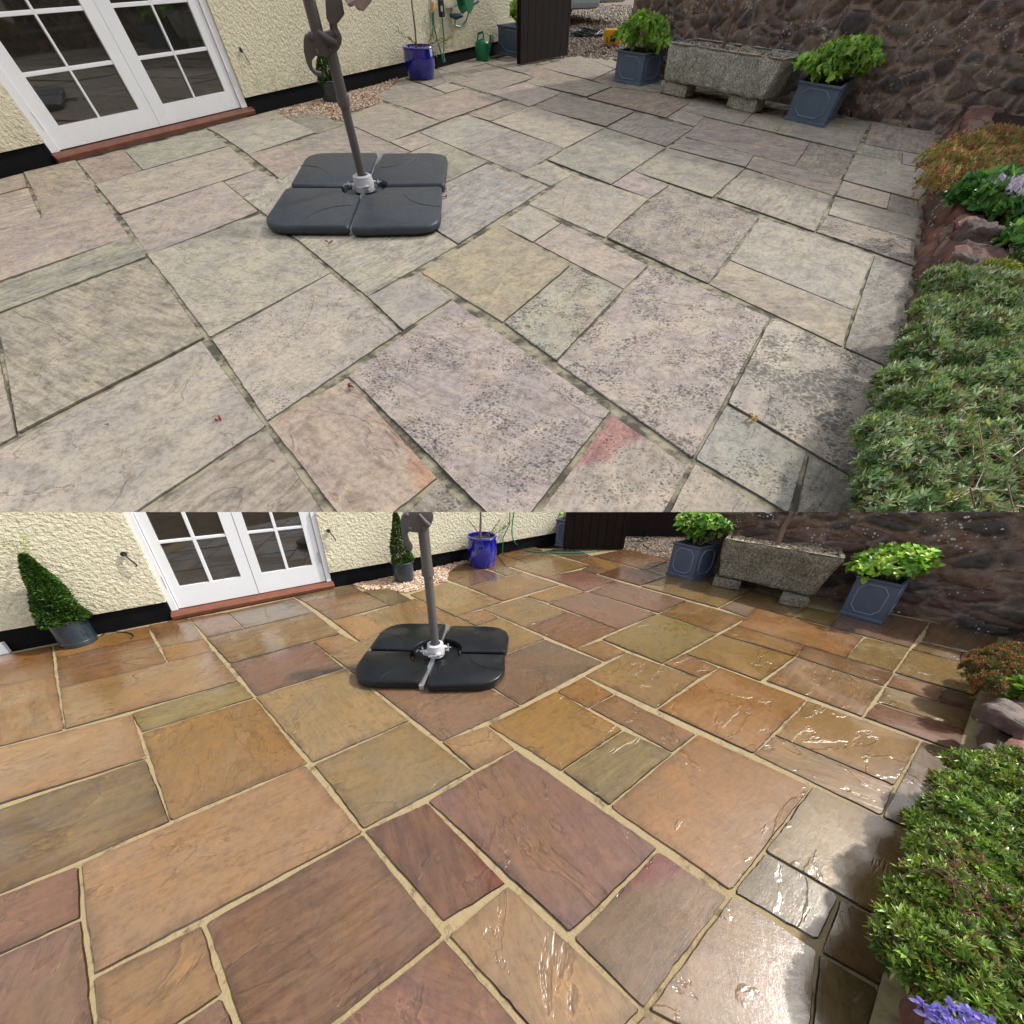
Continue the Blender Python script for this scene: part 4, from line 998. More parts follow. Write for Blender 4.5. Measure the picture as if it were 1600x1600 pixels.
trough(WT, (1029, 146), (1186, 182), .60, 125, 66, [((1029, 145), (1069, 154), .2), ((1133, 168), (1176, 178), .2)], tW, nW,
       'rough pale granite trough on stone blocks against the red wall, dry patio', ['left stone block under the granite trough, dry patio', 'right stone block under the granite trough, dry patio', 'bare grey trunk of a small tree in the granite trough, dry patio'], 1, [(1131, 72), (1138, 45), (1147, 22), (1155, -10), (1165, -60)], .022)
trough(WB, (1112, 913), (1272, 951), .36, 899, 842, [((1111, 915), (1153, 924), .17), ((1216, 945), (1258, 952), .17)], tV, nV,
       'rough brownish granite trough on stone blocks against the damp red wall, wet patio', ['left stone block under the trough, wet patio', 'right stone block under the trough, wet patio', 'bare brown trunk of a small tree in the trough, wet patio'], 2, [(1216, 848), (1224, 825), (1235, 805), (1245, 780)], .02)

# ------------------------------------------------------------------ dark wooden gate
def gate(w, a, b, thick, top, label):
    A, B_ = w.G(*a), w.G(*b); t = (B_ - A).normalized(); n = Vector((t.y, -t.x, 0))
    if (-A).dot(n) < 0: n = -n
    L = (B_ - A).length; k = 7; root = thing('wooden_gate', w, A[:], label, 'gate'); mb = MB(); bw = L / k
    for i in range(k): mb.obox(A + t * (bw * i + .0025) + Vector((0, 0, .012)), t * (bw - .005), -n * thick * .6, Vector((0, 0, top)))
    mesh_obj('boards', mb, M['gate'], w, root, bevel=.003)
    mb = MB(); mb.obox(A - n * thick * .62 + Vector((0, 0, .013)), t * (L + .012), -n * thick * .5, Vector((0, 0, top))); mesh_obj('back_frame', mb, M['gate'], w, root)
    mb = MB(); mb.obox(B_ + t * .002 + n * .002 + Vector((0, 0, .012)), t * .05, -n * thick * 1.3, Vector((0, 0, top))); mesh_obj('edge_post', mb, M['gate'], w, root)
gate(WT, (813, 103), (884, 88), .07, 1.9, 'dark brown wooden gate standing open past the planter, dry patio')
gate(WB, (881, 860), (968, 859), .06, 1.0, 'dark brown wooden gate standing open with green hose at its foot, wet patio')
# ------------------------------------------------------------------ pots
def pot(w, c, bot_hw, rim_y, rim_hw, mat, label, name='plant_pot', belly=1.0, detail=None):
    C_ = w.G(*c); k = w.upp(C_); kf = math.sqrt(1 + ((c[0] - PX) / FPX) ** 2); rb = bot_hw * k / kf
    h = w.V(C_, rim_y); kt = w.upp((C_.x, C_.y, h)); rt = rim_hw * kt / kf
    root = thing(name, w, C_[:], label, 'plant pot'); pr = []
    for i in range(11):
        s = i / 10; r = rb + (rt * .96 - rb) * (s ** .8) * (1) + math.sin(math.pi * s) * (belly - 1) * rb; pr.append((r, .004 + s * h * .92))
    pr = [(rb * .9, 0), (rb, .004)] + pr + [(rt, h * .93), (rt * 1.03, h * .96), (rt, h), (rt * .9, h), (rt * .88, h * .9), (rt * .86, h * .86)]
    mb = MB(); mb.lathe(C_, pr, 48); mesh_obj('body', mb, M[mat], w, root, smooth=True)
    mb = MB(); mb.lathe(C_, [(rt * .86, h * .6), (rt * .865, h * .88)], 32); mesh_obj('soil', mb, M['soil'], w, root)
    return C_, h, rt, root
c, h, r, _ = pot(WT, (659, 123), 19, 71, 25, 'cobalt', 'glossy cobalt blue pot against the black plinth, dry patio', belly=1.12)
def potted_stem(w, c, h, stem, lab, sprigs, R, pal, L):
    pts = [w.Wp(px, py, c, c + Vector((1, 0, 0)))[0] for px, py in stem]; pts[0].z = h * .85
    root = thing('young_tree', w, pts[0][:], lab, 'tree'); mb = MB(); mb.tube(pts, [.013, .012, .011, .010][:len(pts)], 10)
    Lv = Leaves()
    for (ax, ay, bx, by, n) in sprigs:
        p0, p1 = w.Wp(ax, ay, c, c + Vector((1, 0, 0)))[0], w.Wp(bx, by, c, c + Vector((1, 0, 0)))[0]
        twigs(mb, p0, p1, .0035, R)
        for i in range(n):
            s = i / max(1, n - 1) * .75 + .28; p = p0.lerp(p1, s); Lv.leaf(p, (p1 - p0).normalized() + rv(R) * .9, rv(R), L * R.uniform(.7, 1.2), L * .32, jit(lin(R.choice(pal)), R, .2), True, .3)
    mesh_obj('trunk', mb, M['bark'], w, root, smooth=True); add_leaves('foliage', Lv, w, root)
OL = [(150, 158, 74), (120, 136, 66), (176, 172, 90), (104, 110, 60)]
potted_stem(WT, c, h, [(651, 78), (648, 40), (644, 10), (640, -40)], 'thin staked tree with sparse olive leaves growing in the cobalt pot, dry patio',
    [(652, 72, 622, 48, 12), (655, 74, 668, 88, 14), (664, 72, 690, 60, 14), (668, 70, 676, 46, 12), (682, 72, 707, 56, 14), (655, 74, 640, 60, 8), (662, 74, 680, 84, 10)], random.Random(5), OL, .05)
c, h, r, _ = pot(WB, (754, 882), 19, 836, 23, 'cobalt', 'glossy cobalt blue pot against the black plinth, wet patio', belly=1.12)
potted_stem(WB, c, h, [(750, 842), (751, 815), (751, 795)], 'thin tree stem with sparse olive leaves in the cobalt pot, wet patio',
    [(752, 838, 732, 812, 12), (756, 838, 765, 848, 12), (764, 836, 780, 815, 14), (770, 836, 796, 818, 14), (756, 838, 775, 828, 10)], random.Random(6), OL, .04)
def topiary(w, c, h, r, tip, lab, seed, L, n, pal, clipr=1.0):
    R = random.Random(seed); H_ = tip - h; root = thing('topiary_cone', w, (c.x, c.y, h * .85), lab, 'plant'); Lv = Leaves()
    for i in range(n):
        s = R.random() ** 1.35; a = R.uniform(0, 6.28); rr = r * clipr * (1 - s) ** .72 * (1 + .14 * math.sin(a * 3 + s * 9)) * (1 - .3 * R.random() ** 2)
        p = Vector((c.x + rr * math.cos(a), c.y + rr * math.sin(a), h * .93 + s * H_ * .93)); d = Vector((math.cos(a), math.sin(a), .55)) + rv(R) * .7
        b = jit(lin(R.choice(pal)), R, .3)
        for j in range(3): Lv.leaf(p, d + rv(R) * .7, rv(R) + Vector((0, 0, 1)), L * R.uniform(.7, 1.2), L * .6, jit(b, R, .15))
    for k in range(14):                                    # loose sprigs at the tip
        p0 = Vector((c.x, c.y, h + H_ * .82)); d = (Vector((0, 0, 1)) + rv(R) * .45).normalized()
        for j in range(9): Lv.leaf(p0 + d * H_ * .3 * j / 8, d + rv(R), rv(R), L * .9, L * .4, jit(lin((150, 160, 84)), R, .2))
    add_leaves('foliage', Lv, w, root)
    mb = MB(); mb.tube([(c.x, c.y, h * .8), (c.x, c.y, h + H_ * .85)], .009, 8); mesh_obj('stem', mb, M['bark'], w, root)
BX = [(70, 104, 40), (54, 86, 32), (92, 126, 52), (44, 72, 28)]
c, h, r, _ = pot(WT, (521, 158), 17, 124, 19, 'darkpot', 'small dark pot on the gravel strip behind the parasol pole, dry patio')
topiary(WT, c, h, r * .95, WT.V(c, 70), 'clipped green topiary cone behind the parasol pole, dry patio', 21, .017, 2200, BX)
c, h, r, _ = pot(WB, (632, 906), 15, 876, 18, 'darkpot', 'dark teal pot on the gravel strip behind the parasol pole, wet patio')
topiary(WB, c, h, r * .95, WB.V(c, 790), 'tall clipped topiary cone in the pot behind the parasol pole, wet patio', 22, .016, 3600, BX)
c, h, r, proot = pot(WB, (126, 1004), 31, 966, 34.5, 'darkpot', 'large speckled dark teal pot left of the french doors, wet patio')
topiary(WB, c, h, r * .98, WB.V(c, 856), 'bushy green topiary cone in the teal pot left of the french doors, wet patio', 23, .02, 5600, BX, 1.12)
# raised oval emblem on the teal pot
rr_ = r * .93; em = MB(); a0 = math.atan2(-c.y, -c.x) + .62
pth = []
for k in range(17):
    a = k / 16 * 2 * math.pi; an = a0 + .30 * math.cos(a); z = h * .5 + h * .2 * math.sin(a); pth.append((c.x + rr_ * math.cos(an) * 1.01, c.y + rr_ * math.sin(an) * 1.01, z))
em.tube(pth, .003, 6); mesh_obj('oval_emblem', em, M['darkpot'], WB, proot, smooth=True)
em = MB(); em.tube([(c.x + rr_ * .985 * math.cos(k / 32 * 2 * math.pi), c.y + rr_ * .985 * math.sin(k / 32 * 2 * math.pi), h * .16) for k in range(33)], .004, 6); mesh_obj('raised_band', em, M['darkpot'], WB, proot, smooth=True)

# ------------------------------------------------------------------ watering can
def can():
    w = WT; c = w.G(754, 94); k = w.upp(c); h = w.V(c, 61); r = 10.5 * k
    root = thing('watering_can', w, c[:], 'green plastic watering can against the black plinth, dry patio', 'watering can')
    mb = MB(); mb.lathe(c, [(r * .95, 0), (r, .01), (r * .98, h * .8), (r * .8, h * .93), (r * .45, h), (r * .42, h * .97)], 32); mesh_obj('body', mb, M['green_plastic'], w, root, smooth=True)
    mb = MB(); mb.tube([c + Vector((-r * .6, 0, h * .9)), c + Vector((-r * .5, 0, h * 1.25)), c + Vector((r * .2, 0, h * 1.32)), c + Vector((r * .3, 0, h * .95))], .014, 10); mesh_obj('handle', mb, M['green_plastic'], w, root, smooth=True)
    mb = MB(); mb.tube([c + Vector((r * .85, -.02, h * .3)), c + Vector((r * 1.25, -.03, h * .8)), c + Vector((r * 1.25, -.04, h * 1.2))], [.024, .018, .014], 10); mesh_obj('spout', mb, M['green_plastic'], w, root, smooth=True)
can()
# ------------------------------------------------------------------ tap fittings, hoses and reel on the wall of the dry patio
def wl(px, py, off=.03):
    u, z = UT(px, py, off); return PT(u, z, off)
mb = MB(); mb.tube([wl(674, -20, .015), wl(675, 14, .015), wl(675, 62, .015)], .016, 10); mesh_obj('water_pipe', mb, M['white'], WT, smooth=True, label='pale water pipe running down the cream wall behind the cobalt pot, dry patio', cat='pipe')
mb = MB(); mb.tube([wl(676, 4, .06), wl(676, 16, .06)], .022, 12); t_ = mesh_obj('hose_connector', mb, M['yellow'], WT, smooth=True, label='yellow hose connector on the tap of the cream wall, dry patio', cat='connector')
rt_ = thing('water_timer', WT, wl(692, 27, .05)[:], 'black water timer with grey display hanging on the wall tap, dry patio', 'timer')
mb = MB(); mb.obox(wl(686, 27, .03), tT * .085, nT * .06, Vector((0, 0, .14))); mesh_obj('case', mb, M['black'], WT, rt_, bevel=.006)
mb = MB(); mb.obox(wl(689, 18, .092), tT * .05, nT * .004, Vector((0, 0, .045))); mesh_obj('display', mb, simple('grey_display', lin((170, 176, 170)), .3), WT, rt_)
mb = MB()
mb.tube([wl(677, 18, .05), wl(678, 40, .05), wl(683, 62, .06), wl(689, 82, .08), wl(693, 98, .1)], .011, 8)
mb.tube([wl(691, 28, .06), wl(692, 44, .06), wl(694, 60, .07), wl(693, 84, .09), wl(695, 97, .12)], .011, 8)
mb.tube([wl(675, 20, .04), wl(676, 40, .03), wl(677, 60, .05)], .009, 8)
mesh_obj('garden_hose', mb, M['hose'], WT, smooth=True, label='green hoses hanging from the wall tap to the ground, dry patio', cat='hose')
rt_ = thing('hose_reel', WT, wl(722, 0, .1)[:], 'green hose reel mounted high on the cream wall, dry patio', 'hose reel')
ctr = wl(720, -8, .1); rot = Matrix((tT, Vector((0, 0, 1)), nT)).transposed()
mb = MB(); mb.lathe((0, 0, 0), [(.14, 0), (.145, .012), (.145, .02), (.08, .03), (.08, .14), (.145, .15), (.14, .165)], 32); mb.v = [tuple(ctr + rot @ Vector(v)) for v in mb.v]; mesh_obj('drum', mb, M['green_plastic'], WT, rt_, smooth=True)
mb = MB(); mb.obox(wl(696, 12, .01), tT * .26, nT * .05, Vector((0, 0, .02))); mesh_obj('bracket', mb, M['white'], WT, rt_)
mb = MB(); mb.tube([wl(733, 0, .12), wl(733, 18, .12), wl(728, 33, .1), wl(718, 42, .08), wl(711, 40, .08), wl(711, 30, .08)], .010, 8); mesh_obj('loose_hose', mb, M['hose'], WT, rt_, smooth=True)
mb = MB(); mb.tube([wl(704, 24, .06), wl(712, 26, .06), wl(722, 24, .06)], [.02, .03, .018], 12); mb.tube([wl(720, 22, .06), wl(735, 10, .08), wl(748, 2, .1)], .012, 8); mesh_obj('spray_gun', mb, simple('dark_teal_plastic', lin((24, 74, 78)), .4), WT, smooth=True, label='dark teal spray gun hooked below the hose reel, dry patio', cat='spray gun')

# ------------------------------------------------------------------ beyond the gate of the dry patio: cable coil, yellow box, van
c = WT.G(917, 56); k = WT.upp(c); mb = MB(); R = random.Random(3)
for j in range(7):
    rr = k * (16 + j * 1.4); ph = R.uniform(0, 6); cz = .01 + R.random() * .05
    mb.tube([(c.x + rr * math.cos(a_ / 20 * 6.283 + ph) * (1 + .05 * math.sin(a_)), c.y + rr * 1.3 * math.sin(a_ / 20 * 6.283 + ph), cz + .015 * math.sin(a_ * .9 + j)) for a_ in range(21)], .012, 6)
mesh_obj('cable_coil', mb, M['black'], WT, smooth=True, label='coil of black cable lying on the gravel beyond the gate, dry patio', cat='cable')
c = WT.G(955, 74); k = WT.upp(c); rt_ = thing('site_box', WT, c[:], 'small yellow power box on the gravel behind the left planter, dry patio', 'power box')
mb = MB(); mb.obox(c + Vector((-k * 12, 0, .03)), (k * 26, 0, 0), (0, .2, 0), (0, 0, k * 12)); mesh_obj('case', mb, M['yellow'], WT, rt_, bevel=.02)
mb = MB(); mb.obox(c + Vector((-k * 3, -.01, .06)), (k * 8, 0, 0), (0, .02, 0), (0, 0, k * 5)); mesh_obj('socket_panel', mb, M['black'], WT, rt_)
mb = MB(); mb.tube([c + Vector((-k * 8, -.02, .1)), c + Vector((-k * 9, -.12, .02)), c + Vector((-k * 4, -.2, .012))], .014, 6); mesh_obj('lead', mb, M['black'], WT, rt_)
# the van: rear corner with bumper, blue graphic band, wheel
va = WT.G(884, 40); vb = WT.G(980, 35); t = (vb - va); L = t.length; t.normalize(); n = Vector((t.y, -t.x, 0))
if n.y > 0: n = -n
zb = WT.V(va, 22) + .35; u1 = WT.upp(va)
rt_ = thing('parked_van', WT, va[:], 'pale van with blue and teal graphics parked on the gravel beyond the gate, dry patio', 'van')
vp = simple('van_paint', lin((170, 186, 190)), .25, coat=.6); vz = Vector((0, 0, 1))
mb = MB(); mb.obox(va - t * 1 + vz * .26, t * (L + 1.0), -n * 2.6, vz * 2.4); mesh_obj('body', mb, vp, WT, rt_, bevel=.15)
mb = MB(); mb.obox(va - t * 1 + vz * .2 + n * .06, t * (L * .5 + 1.0), -n * 1.6, vz * .2); mesh_obj('bumper', mb, vp, WT, rt_, bevel=.08)
mb = MB(); mb.obox(va + t * L * .28 + vz * .44 + n * .075, t * L * .7, -n * .01, vz * .5); gb_ = mesh_obj('graphic_panel', mb, simple('blue_graphic', lin((30, 110, 170)), .3), WT, rt_)
mb = MB(); mb.frus([va + t * L * .5 + vz * .46 + n * .078, va + t * L * .62 + vz * .46 + n * .078, va + t * L * .7 + vz * .9 + n * .078, va + t * L * .58 + vz * .9 + n * .078], [va + t * L * .5 + vz * .46 + n * .084, va + t * L * .62 + vz * .46 + n * .084, va + t * L * .7 + vz * .9 + n * .084, va + t * L * .58 + vz * .9 + n * .084]); mesh_obj('stripe', mb, simple('teal_graphic', lin((60, 176, 176)), .3), WT, gb_)
mb = MB(); cw = va + t * L * .1 - n * .5 + vz * .26; mb.tube([cw, cw - n * .3], .26, 24); mesh_obj('wheel', mb, M['black'], WT, rt_, smooth=True)
# hedge bank closing the drive of the lower patio, and dark fence behind the upper drive
mb = MB(); a_, b_ = WT.G(700, -38), WT.G(1120, -38); mb.obox(Vector((a_.x, a_.y, 0)), b_ - a_, (0, 1, 0), (0, 0, 8)); mesh_obj('timber_fence', mb, M['gate'], WT, label='dark timber fence far behind the parked van, dry patio', cat='fence')
a_, b_ = WB.G(930, 838), WB.G(1110, 840); rt_ = thing('timber_fence', WB, a_[:], 'dark boarded fence closing the drive between gate and red wall, wet patio', 'fence')
mb = MB(); tt_ = (b_ - a_); 
for i in range(12): mb.obox(a_ + tt_ * (i / 12) + Vector((0, 0, 0)), tt_ * (.96 / 12), (0, .03, 0), (0, 0, .9))
mesh_obj('board', mb, M['gate'], WB, rt_)

# ------------------------------------------------------------------ hoses and cables on the wet patio
def ground_tube(name, w, pts, r, mat, label, cat, z=None):
    mb = MB(); P_ = [w.G(x, y, r) if len(q) == 2 else w.G(x, y, q[2]) for q in pts for x, y in [q[:2]]]
    # smooth
    S_ = []
    for i in range(len(P_) - 1):
        p0, p1, p2, p3 = P_[max(i - 1, 0)], P_[i], P_[i + 1], P_[min(i + 2, len(P_) - 1)]
        for k in range(6):
            s = k / 6; S_.append(.5 * ((2 * p1) + (p2 - p0) * s + (2 * p0 - 5 * p1 + 4 * p2 - p3) * s * s + (-p0 + 3 * p1 - 3 * p2 + p3) * s ** 3))
    S_.append(P_[-1]); mb.tube(S_, r, 8); return mesh_obj(name, mb, M[mat], w, smooth=True, label=label, cat=cat)
hp = []
def wb(px, py, off): 
    u, z = UB(px, py, off); return PB(u, max(z, .01), off)
mb = MB(); P_ = [wb(804, 796, .05), wb(801, 815, .05), wb(800, 832, .06), wb(803, 845, .08), WB.G(812, 855, .01), WB.G(826, 861, .01), WB.G(850, 862.5, .01), WB.G(880, 863.5, .01), WB.G(910, 863, .01), WB.G(934, 861, .01)]
S_ = []
for i in range(len(P_) - 1):
    p0, p1, p2, p3 = P_[max(i - 1, 0)], P_[i], P_[i + 1], P_[min(i + 2, len(P_) - 1)]
    for k in range(6):
        s = k / 6; S_.append(.5 * ((2 * p1) + (p2 - p0) * s + (2 * p0 - 5 * p1 + 4 * p2 - p3) * s * s + (-p0 + 3 * p1 - 3 * p2 + p3) * s ** 3))
mb.tube(S_, .0075, 8); mesh_obj('garden_hose', mb, M['hose'], WB, smooth=True, label='green hose curling from the wall onto the wet patio before the gate', cat='hose')
mb = MB(); mb.tube([wb(797, 796, .04), wb(796, 820, .05), wb(786, 840, .06), wb(785, 866, .03)], .0065, 8); mesh_obj('garden_hose', mb, M['hose'], WB, smooth=True, label='green hose hanging on the wall between cobalt pot and curled hose, wet patio', cat='hose')
ground_tube('garden_hose', WB, [(1012, 838, .2), (1006, 842, .1), (995, 846), (988, 851), (981, 856)], .006, 'hose', 'thin green hose running over the gravel beside the gate, wet patio', 'hose')
ground_tube('power_cable', WB, [(1030, 840), (1018, 843), (1006, 850), (1012, 856), (1026, 861), (1045, 863)], .006, 'black', 'black cable snaking over the gravel left of the planter, wet patio', 'cable')
ground_tube('power_cable', WB, [(980, 841), (995, 840), (1012, 842), (1005, 846), (985, 845)], .008, 'black', 'loops of black cable on the gravel right of the gate, wet patio', 'cable')
ground_tube('light_cable', WB, [(158, 993), (170, 988), (190, 987.5), (204, 990), (208, 994), (204, 998)], .004, 'black', 'thin black cable end with a small bulb beside the teal pot, wet patio', 'cable')
# ------------------------------------------------------------------ raised bed: low red stone retaining wall, soil, rocks, plants
def bed(w, key, line, capd, hb, lab, out):
    pts = [w.G(*p) for p in line]
    P_ = []
    for i in range(len(pts) - 1):
        n = max(2, int((pts[i + 1] - pts[i]).length / .012)); P_ += [pts[i].lerp(pts[i + 1], k / n) for k in range(n)]
    P_.append(pts[-1]); N_ = len(P_)
    prof = [(0, -.02)] + [(.05 * (k / 16), hb * (k / 16)) for k in range(0, 17)] + [(.05 + capd * s, hb + .006 * math.sin(s * 3)) for s in (.12, .25, .4, .55, .7, .85, 1.0)]
    vs = []; cs = []
    PALW = [(132, 92, 80), (112, 82, 74), (150, 108, 92), (104, 84, 78), (140, 116, 102)]
    for i, p in enumerate(P_):
        a, b = P_[max(0, i - 3)], P_[min(N_ - 1, i + 3)]; t = (b - a).normalized(); n = Vector((t.y, -t.x, 0))
        if n.x < 0: n = -n
        s = i * .012
        for j, (o, z) in enumerate(prof):
            q = Vector((s * 4.2, 9.3, (z + o) * 7)); dd, pp = noise.voronoi(q); e_ = dd[1] - dd[0]
            k = (min(1, e_ * 2.5) ** .6) * .035 + noise.noise(Vector((s * 14, z * 14, o * 14))) * .014 + noise.noise(Vector((s * 45, z * 45, o * 45))) * .006
            wgt = 1 if j <= 17 else max(0, 1 - (j - 17) / 3)
            vs.append(p + n * (o + .03 - k * wgt * .9) + Vector((0, 0, z + (k * .8 if j > 17 else k * .2))))
            ci = int(abs(math.sin(pp[0].x * 12.98 + pp[0].z * 78.2) * 43758.5)) % len(PALW); c = lin(PALW[ci]); kk = max(0, 1 - e_ * 8) * .7
            cs.append(tuple(x * (1 - kk) + y * kk for x, y in zip(c, lin((60, 48, 40)))))
    m = len(prof); mb = MB(); mb.v = [tuple(v) for v in vs]
    mb.f = [(i * m + j, (i + 1) * m + j, (i + 1) * m + j + 1, i * m + j + 1) for i in range(N_ - 1) for j in range(m - 1)]; mb.c = [cs[f[0]] for f in mb.f]
    mesh_obj('retaining_wall', mb, M['wall_' + key], w, smooth=True, label=lab, cat='wall', fill=False)
    top = [p + Vector((.06, .0, 0)) for p in pts]; far = [w.G(*p, hb) for p in out]
    mb = MB(); mb.add([(p.x, p.y, hb - .02) for p in top] + [(p.x, p.y, hb - .02) for p in far], [tuple(range(len(top) + len(far)))])
    mesh_obj('bed_soil', mb, M['soil'], w, kind='structure', fill=False)
hT = WT.V(WT.G(1431, 375), 312); hB = WB.V(WB.G(1515, 1150), 1108)
print('bed heights', hT, hB)
LT = [(1470, 216), (1458, 243), (1441, 330), (1432, 400), (1398, 576), (1350, 752), (1320, 860)]
bed(WT, 'T', LT, .2, hT, 'low dark red stone retaining wall along the right edge of the dry patio', [(1560, 870), (2100, 800), (2100, 230), (1500, 150)])
LB = [(1580, 1000), (1556, 1050), (1532, 1095), (1507, 1178), (1487, 1252), (1440, 1400), (1400, 1520), (1370, 1640), (1350, 1760)]
bed(WB, 'B', LB, .16, hB, 'low wet red stone retaining wall along the right edge of the wet patio', [(1500, 1800), (2200, 1800), (2100, 1020), (1620, 960)])
# silver green mortar fillet along the foot of the wall on the wet patio
mb = MB(); fp = [WB.G(x, y) for x, y in LB]
for i in range(len(fp) - 1):
    a, b = fp[i], fp[i + 1]; q = Vector((-.05, -.01, 0)); mb.add([a + q + Vector((0, 0, .002)), b + q + Vector((0, 0, .002)), b + Vector((.04, 0, .02)), a + Vector((.04, 0, .02))], [(0, 1, 2, 3)])
mesh_obj('mortar_fillet', mb, simple('mossy_mortar', lin((140, 130, 96)), .85, var=.35, vs=30, bs=.8), WB, kind='structure', fill=False)

def rock(w, px, py, z, sx, sy, sz, ang, lab, key, seed):
    c = w.G(px, py, z); k = w.upp(c); sx, sy, sz = sx * k, sy * k, sz * k
    u = Vector((math.cos(ang), math.sin(ang), 0)) * sx; v = Vector((-math.sin(ang), math.cos(ang), 0)) * sy; R = random.Random(seed)
    lo = [c - u - v, c + u - v, c + u + v, c - u + v]; lo = [p + Vector((R.uniform(-.2, .2) * sx, R.uniform(-.2, .2) * sy, -.02)) for p in lo]
    hi = [c + (p - c) * R.uniform(.8, .95) for p in lo]; hi = [Vector((p.x, p.y, z + sz * R.uniform(.85, 1.1))) for p in hi]
    mb = rough_box(w, lo, hi, seed=seed, amp=.013, bev=min(sx, sy) * .3); cc = lin((98, 80, 74)) if seed % 2 else lin((104, 94, 84))
    mb.c = [cc] * len(mb.f); mesh_obj('stone', mb, M['wall_' + key], w, smooth=True, label=lab, cat='stone')
rock(WT, 1522, 375, hT, 27, 20, 18, -.15, 'large purple brown flat stone on the bed edge below the green geranium, dry patio', 'T', 1)
rock(WT, 1500, 412, hT, 18, 16, 11, .3, 'grey brown stone on the retaining wall just above the ground cover, dry patio', 'T', 2)
rock(WT, 1488, 448, hT, 18, 16, 10, .3, 'small brown stone at the upper edge of the grey green ground cover, dry patio', 'T', 3)
rock(WB, 1582, 1135, hB, 26, 34, 24, .1, 'large purple brown stone on the bed edge, wet patio', 'B', 5)
rock(WB, 1560, 1185, hB, 20, 18, 14, .3, 'rounded grey brown stone just above the green ground cover, wet patio', 'B', 6)

def lump(w, px, py, z, rp, rz, ry=1.0):
    c = w.G(px, py, z); k = w.upp(c); return (c.x, c.y, c.z, rp * k, rp * k * ry, rz)
def plant(name, w, lumps, shoots, per, L, Wd, pal, seed, label, cat='plant', kind=None, mat=None, **kw):
    R = random.Random(seed); Lv = Leaves(); mound_leaves(Lv, lumps, shoots, per, L, Wd, pal, R, **kw)
    o = add_leaves(name, Lv, w, mat=mat or M['leaf'], label=label, cat=cat, kind=kind); return o
# --- dry patio
GC = [(146, 168, 118), (122, 150, 94), (168, 186, 140), (98, 132, 72), (184, 196, 156), (128, 158, 80), (108, 92, 62), (152, 162, 96)]
R = random.Random(11); rows = [(450, 1478, 1610), (490, 1452, 1620), (530, 1432, 1630), (570, 1420, 1640), (610, 1405, 1640), (650, 1385, 1640), (690, 1372, 1640), (730, 1372, 1650), (770, 1370, 1650), (812, 1360, 1660), (850, 1350, 1660)]
lumps = []
for y, x0, x1 in rows:
    x = x0 + R.uniform(0, 10)
    while x < x1: 
        lumps.append(lump(WT, x, y + R.uniform(-10, 10), hT + .02, R.uniform(26, 44), R.uniform(.05, .095))); x += R.uniform(34, 46)
plant('ground_cover', WT, lumps, 20000, 7, .0275, .0088, GC, 12, 'dense grey green small leaved ground cover spilling over the retaining wall, dry patio', 'ground cover', 'stuff', up=.35, spread=.8, shell=.5)
HE = [(168, 112, 78), (158, 146, 76), (184, 134, 92), (132, 144, 68), (194, 156, 104), (112, 134, 60)]
lumps = [lump(WT, x, y, hT + .02, r, .12) for x, y, r in ((1462, 262, 34), (1500, 246, 40), (1545, 236, 42), (1590, 236, 44), (1520, 275, 38), (1455, 292, 26), (1570, 268, 36), (1630, 240, 50))]
plant('heather_mound', WT, lumps, 4200, 6, .026, .007, HE, 13, 'russet and green feathery mound overhanging the wall corner, dry patio', 'shrub', up=.5, spread=.7, shell=.6)
GE = [(92, 140, 60), (74, 124, 56), (116, 160, 76), (62, 104, 48)]
lumps = [lump(WT, x, y, hT + .03, r, .09) for x, y, r in ((1510, 310, 28), (1545, 325, 34), (1585, 345, 36), (1600, 385, 36), (1560, 300, 30), (1625, 330, 36))]
plant('geranium', WT, lumps, 900, 5, .05, .034, GE, 14, 'fresh green broad leaved plant above the purple stone, dry patio', up=.55, wide=True, spread=1.0, shell=.6)
R = random.Random(2); Lf = Leaves()
for _ in range(9):
    p = WT.G(R.uniform(1562, 1600), R.uniform(282, 302), hT + .13)
    for k in range(14): Lf.leaf(p + rv(R) * .02, rv(R) + Vector((0, 0, .6)), rv(R), .03, .02, jit(lin((206, 196, 214)), R, .1), True)
add_leaves('flower_cluster', Lf, WT, mat=M['flower'], label='cluster of pale lilac flowers at the right edge above the green plant, dry patio', cat='flowers')
plant('sedum', WT, [lump(WT, 1562, 430, hT + .005, 24, .05), lump(WT, 1542, 424, hT, 16, .04)], 900, 4, .018, .008, [(142, 150, 50), (120, 134, 44), (166, 168, 66)], 15, 'small yellow green cushion plant beside the brown stones, dry patio', up=.5, shell=.5)
plant('sedum', WT, [lump(WT, 1600, 405, hT + .01, 18, .05), lump(WT, 1500, 445, hT + .02, 14, .04)], 260, 5, .03, .012, GC, 16, 'sparse grey green shoots beside the cushion plant, dry patio', up=.5)
def twigs_on(name, w, x0, x1, y0, y1, z, n, r, col, seed, label):
    R = random.Random(seed); mb = MB()
    for _ in range(n):
        p = w.G(R.uniform(x0, x1), R.uniform(y0, y1), z + R.uniform(.02, .09)); d = rv(R); d.z = abs(d.z) * .3; d.normalize(); L = R.uniform(.08, .2); s = rv(R) * .03
        mb.tube([p, p + d * L * .5 + s + Vector((0, 0, .02)), p + d * L], [r, r * .8, r * .4], 5, jit(lin(col), R, .3))
    mesh_obj(name, mb, M['leaf'], w, clip=True, smooth=True, kind='stuff', label=label, cat='twigs')
twigs_on('dry_twigs', WT, 1480, 1600, 690, 800, hT + .03, 40, .0018, (150, 124, 96), 41, 'bare tan twigs showing in a thin patch of the ground cover, dry patio')
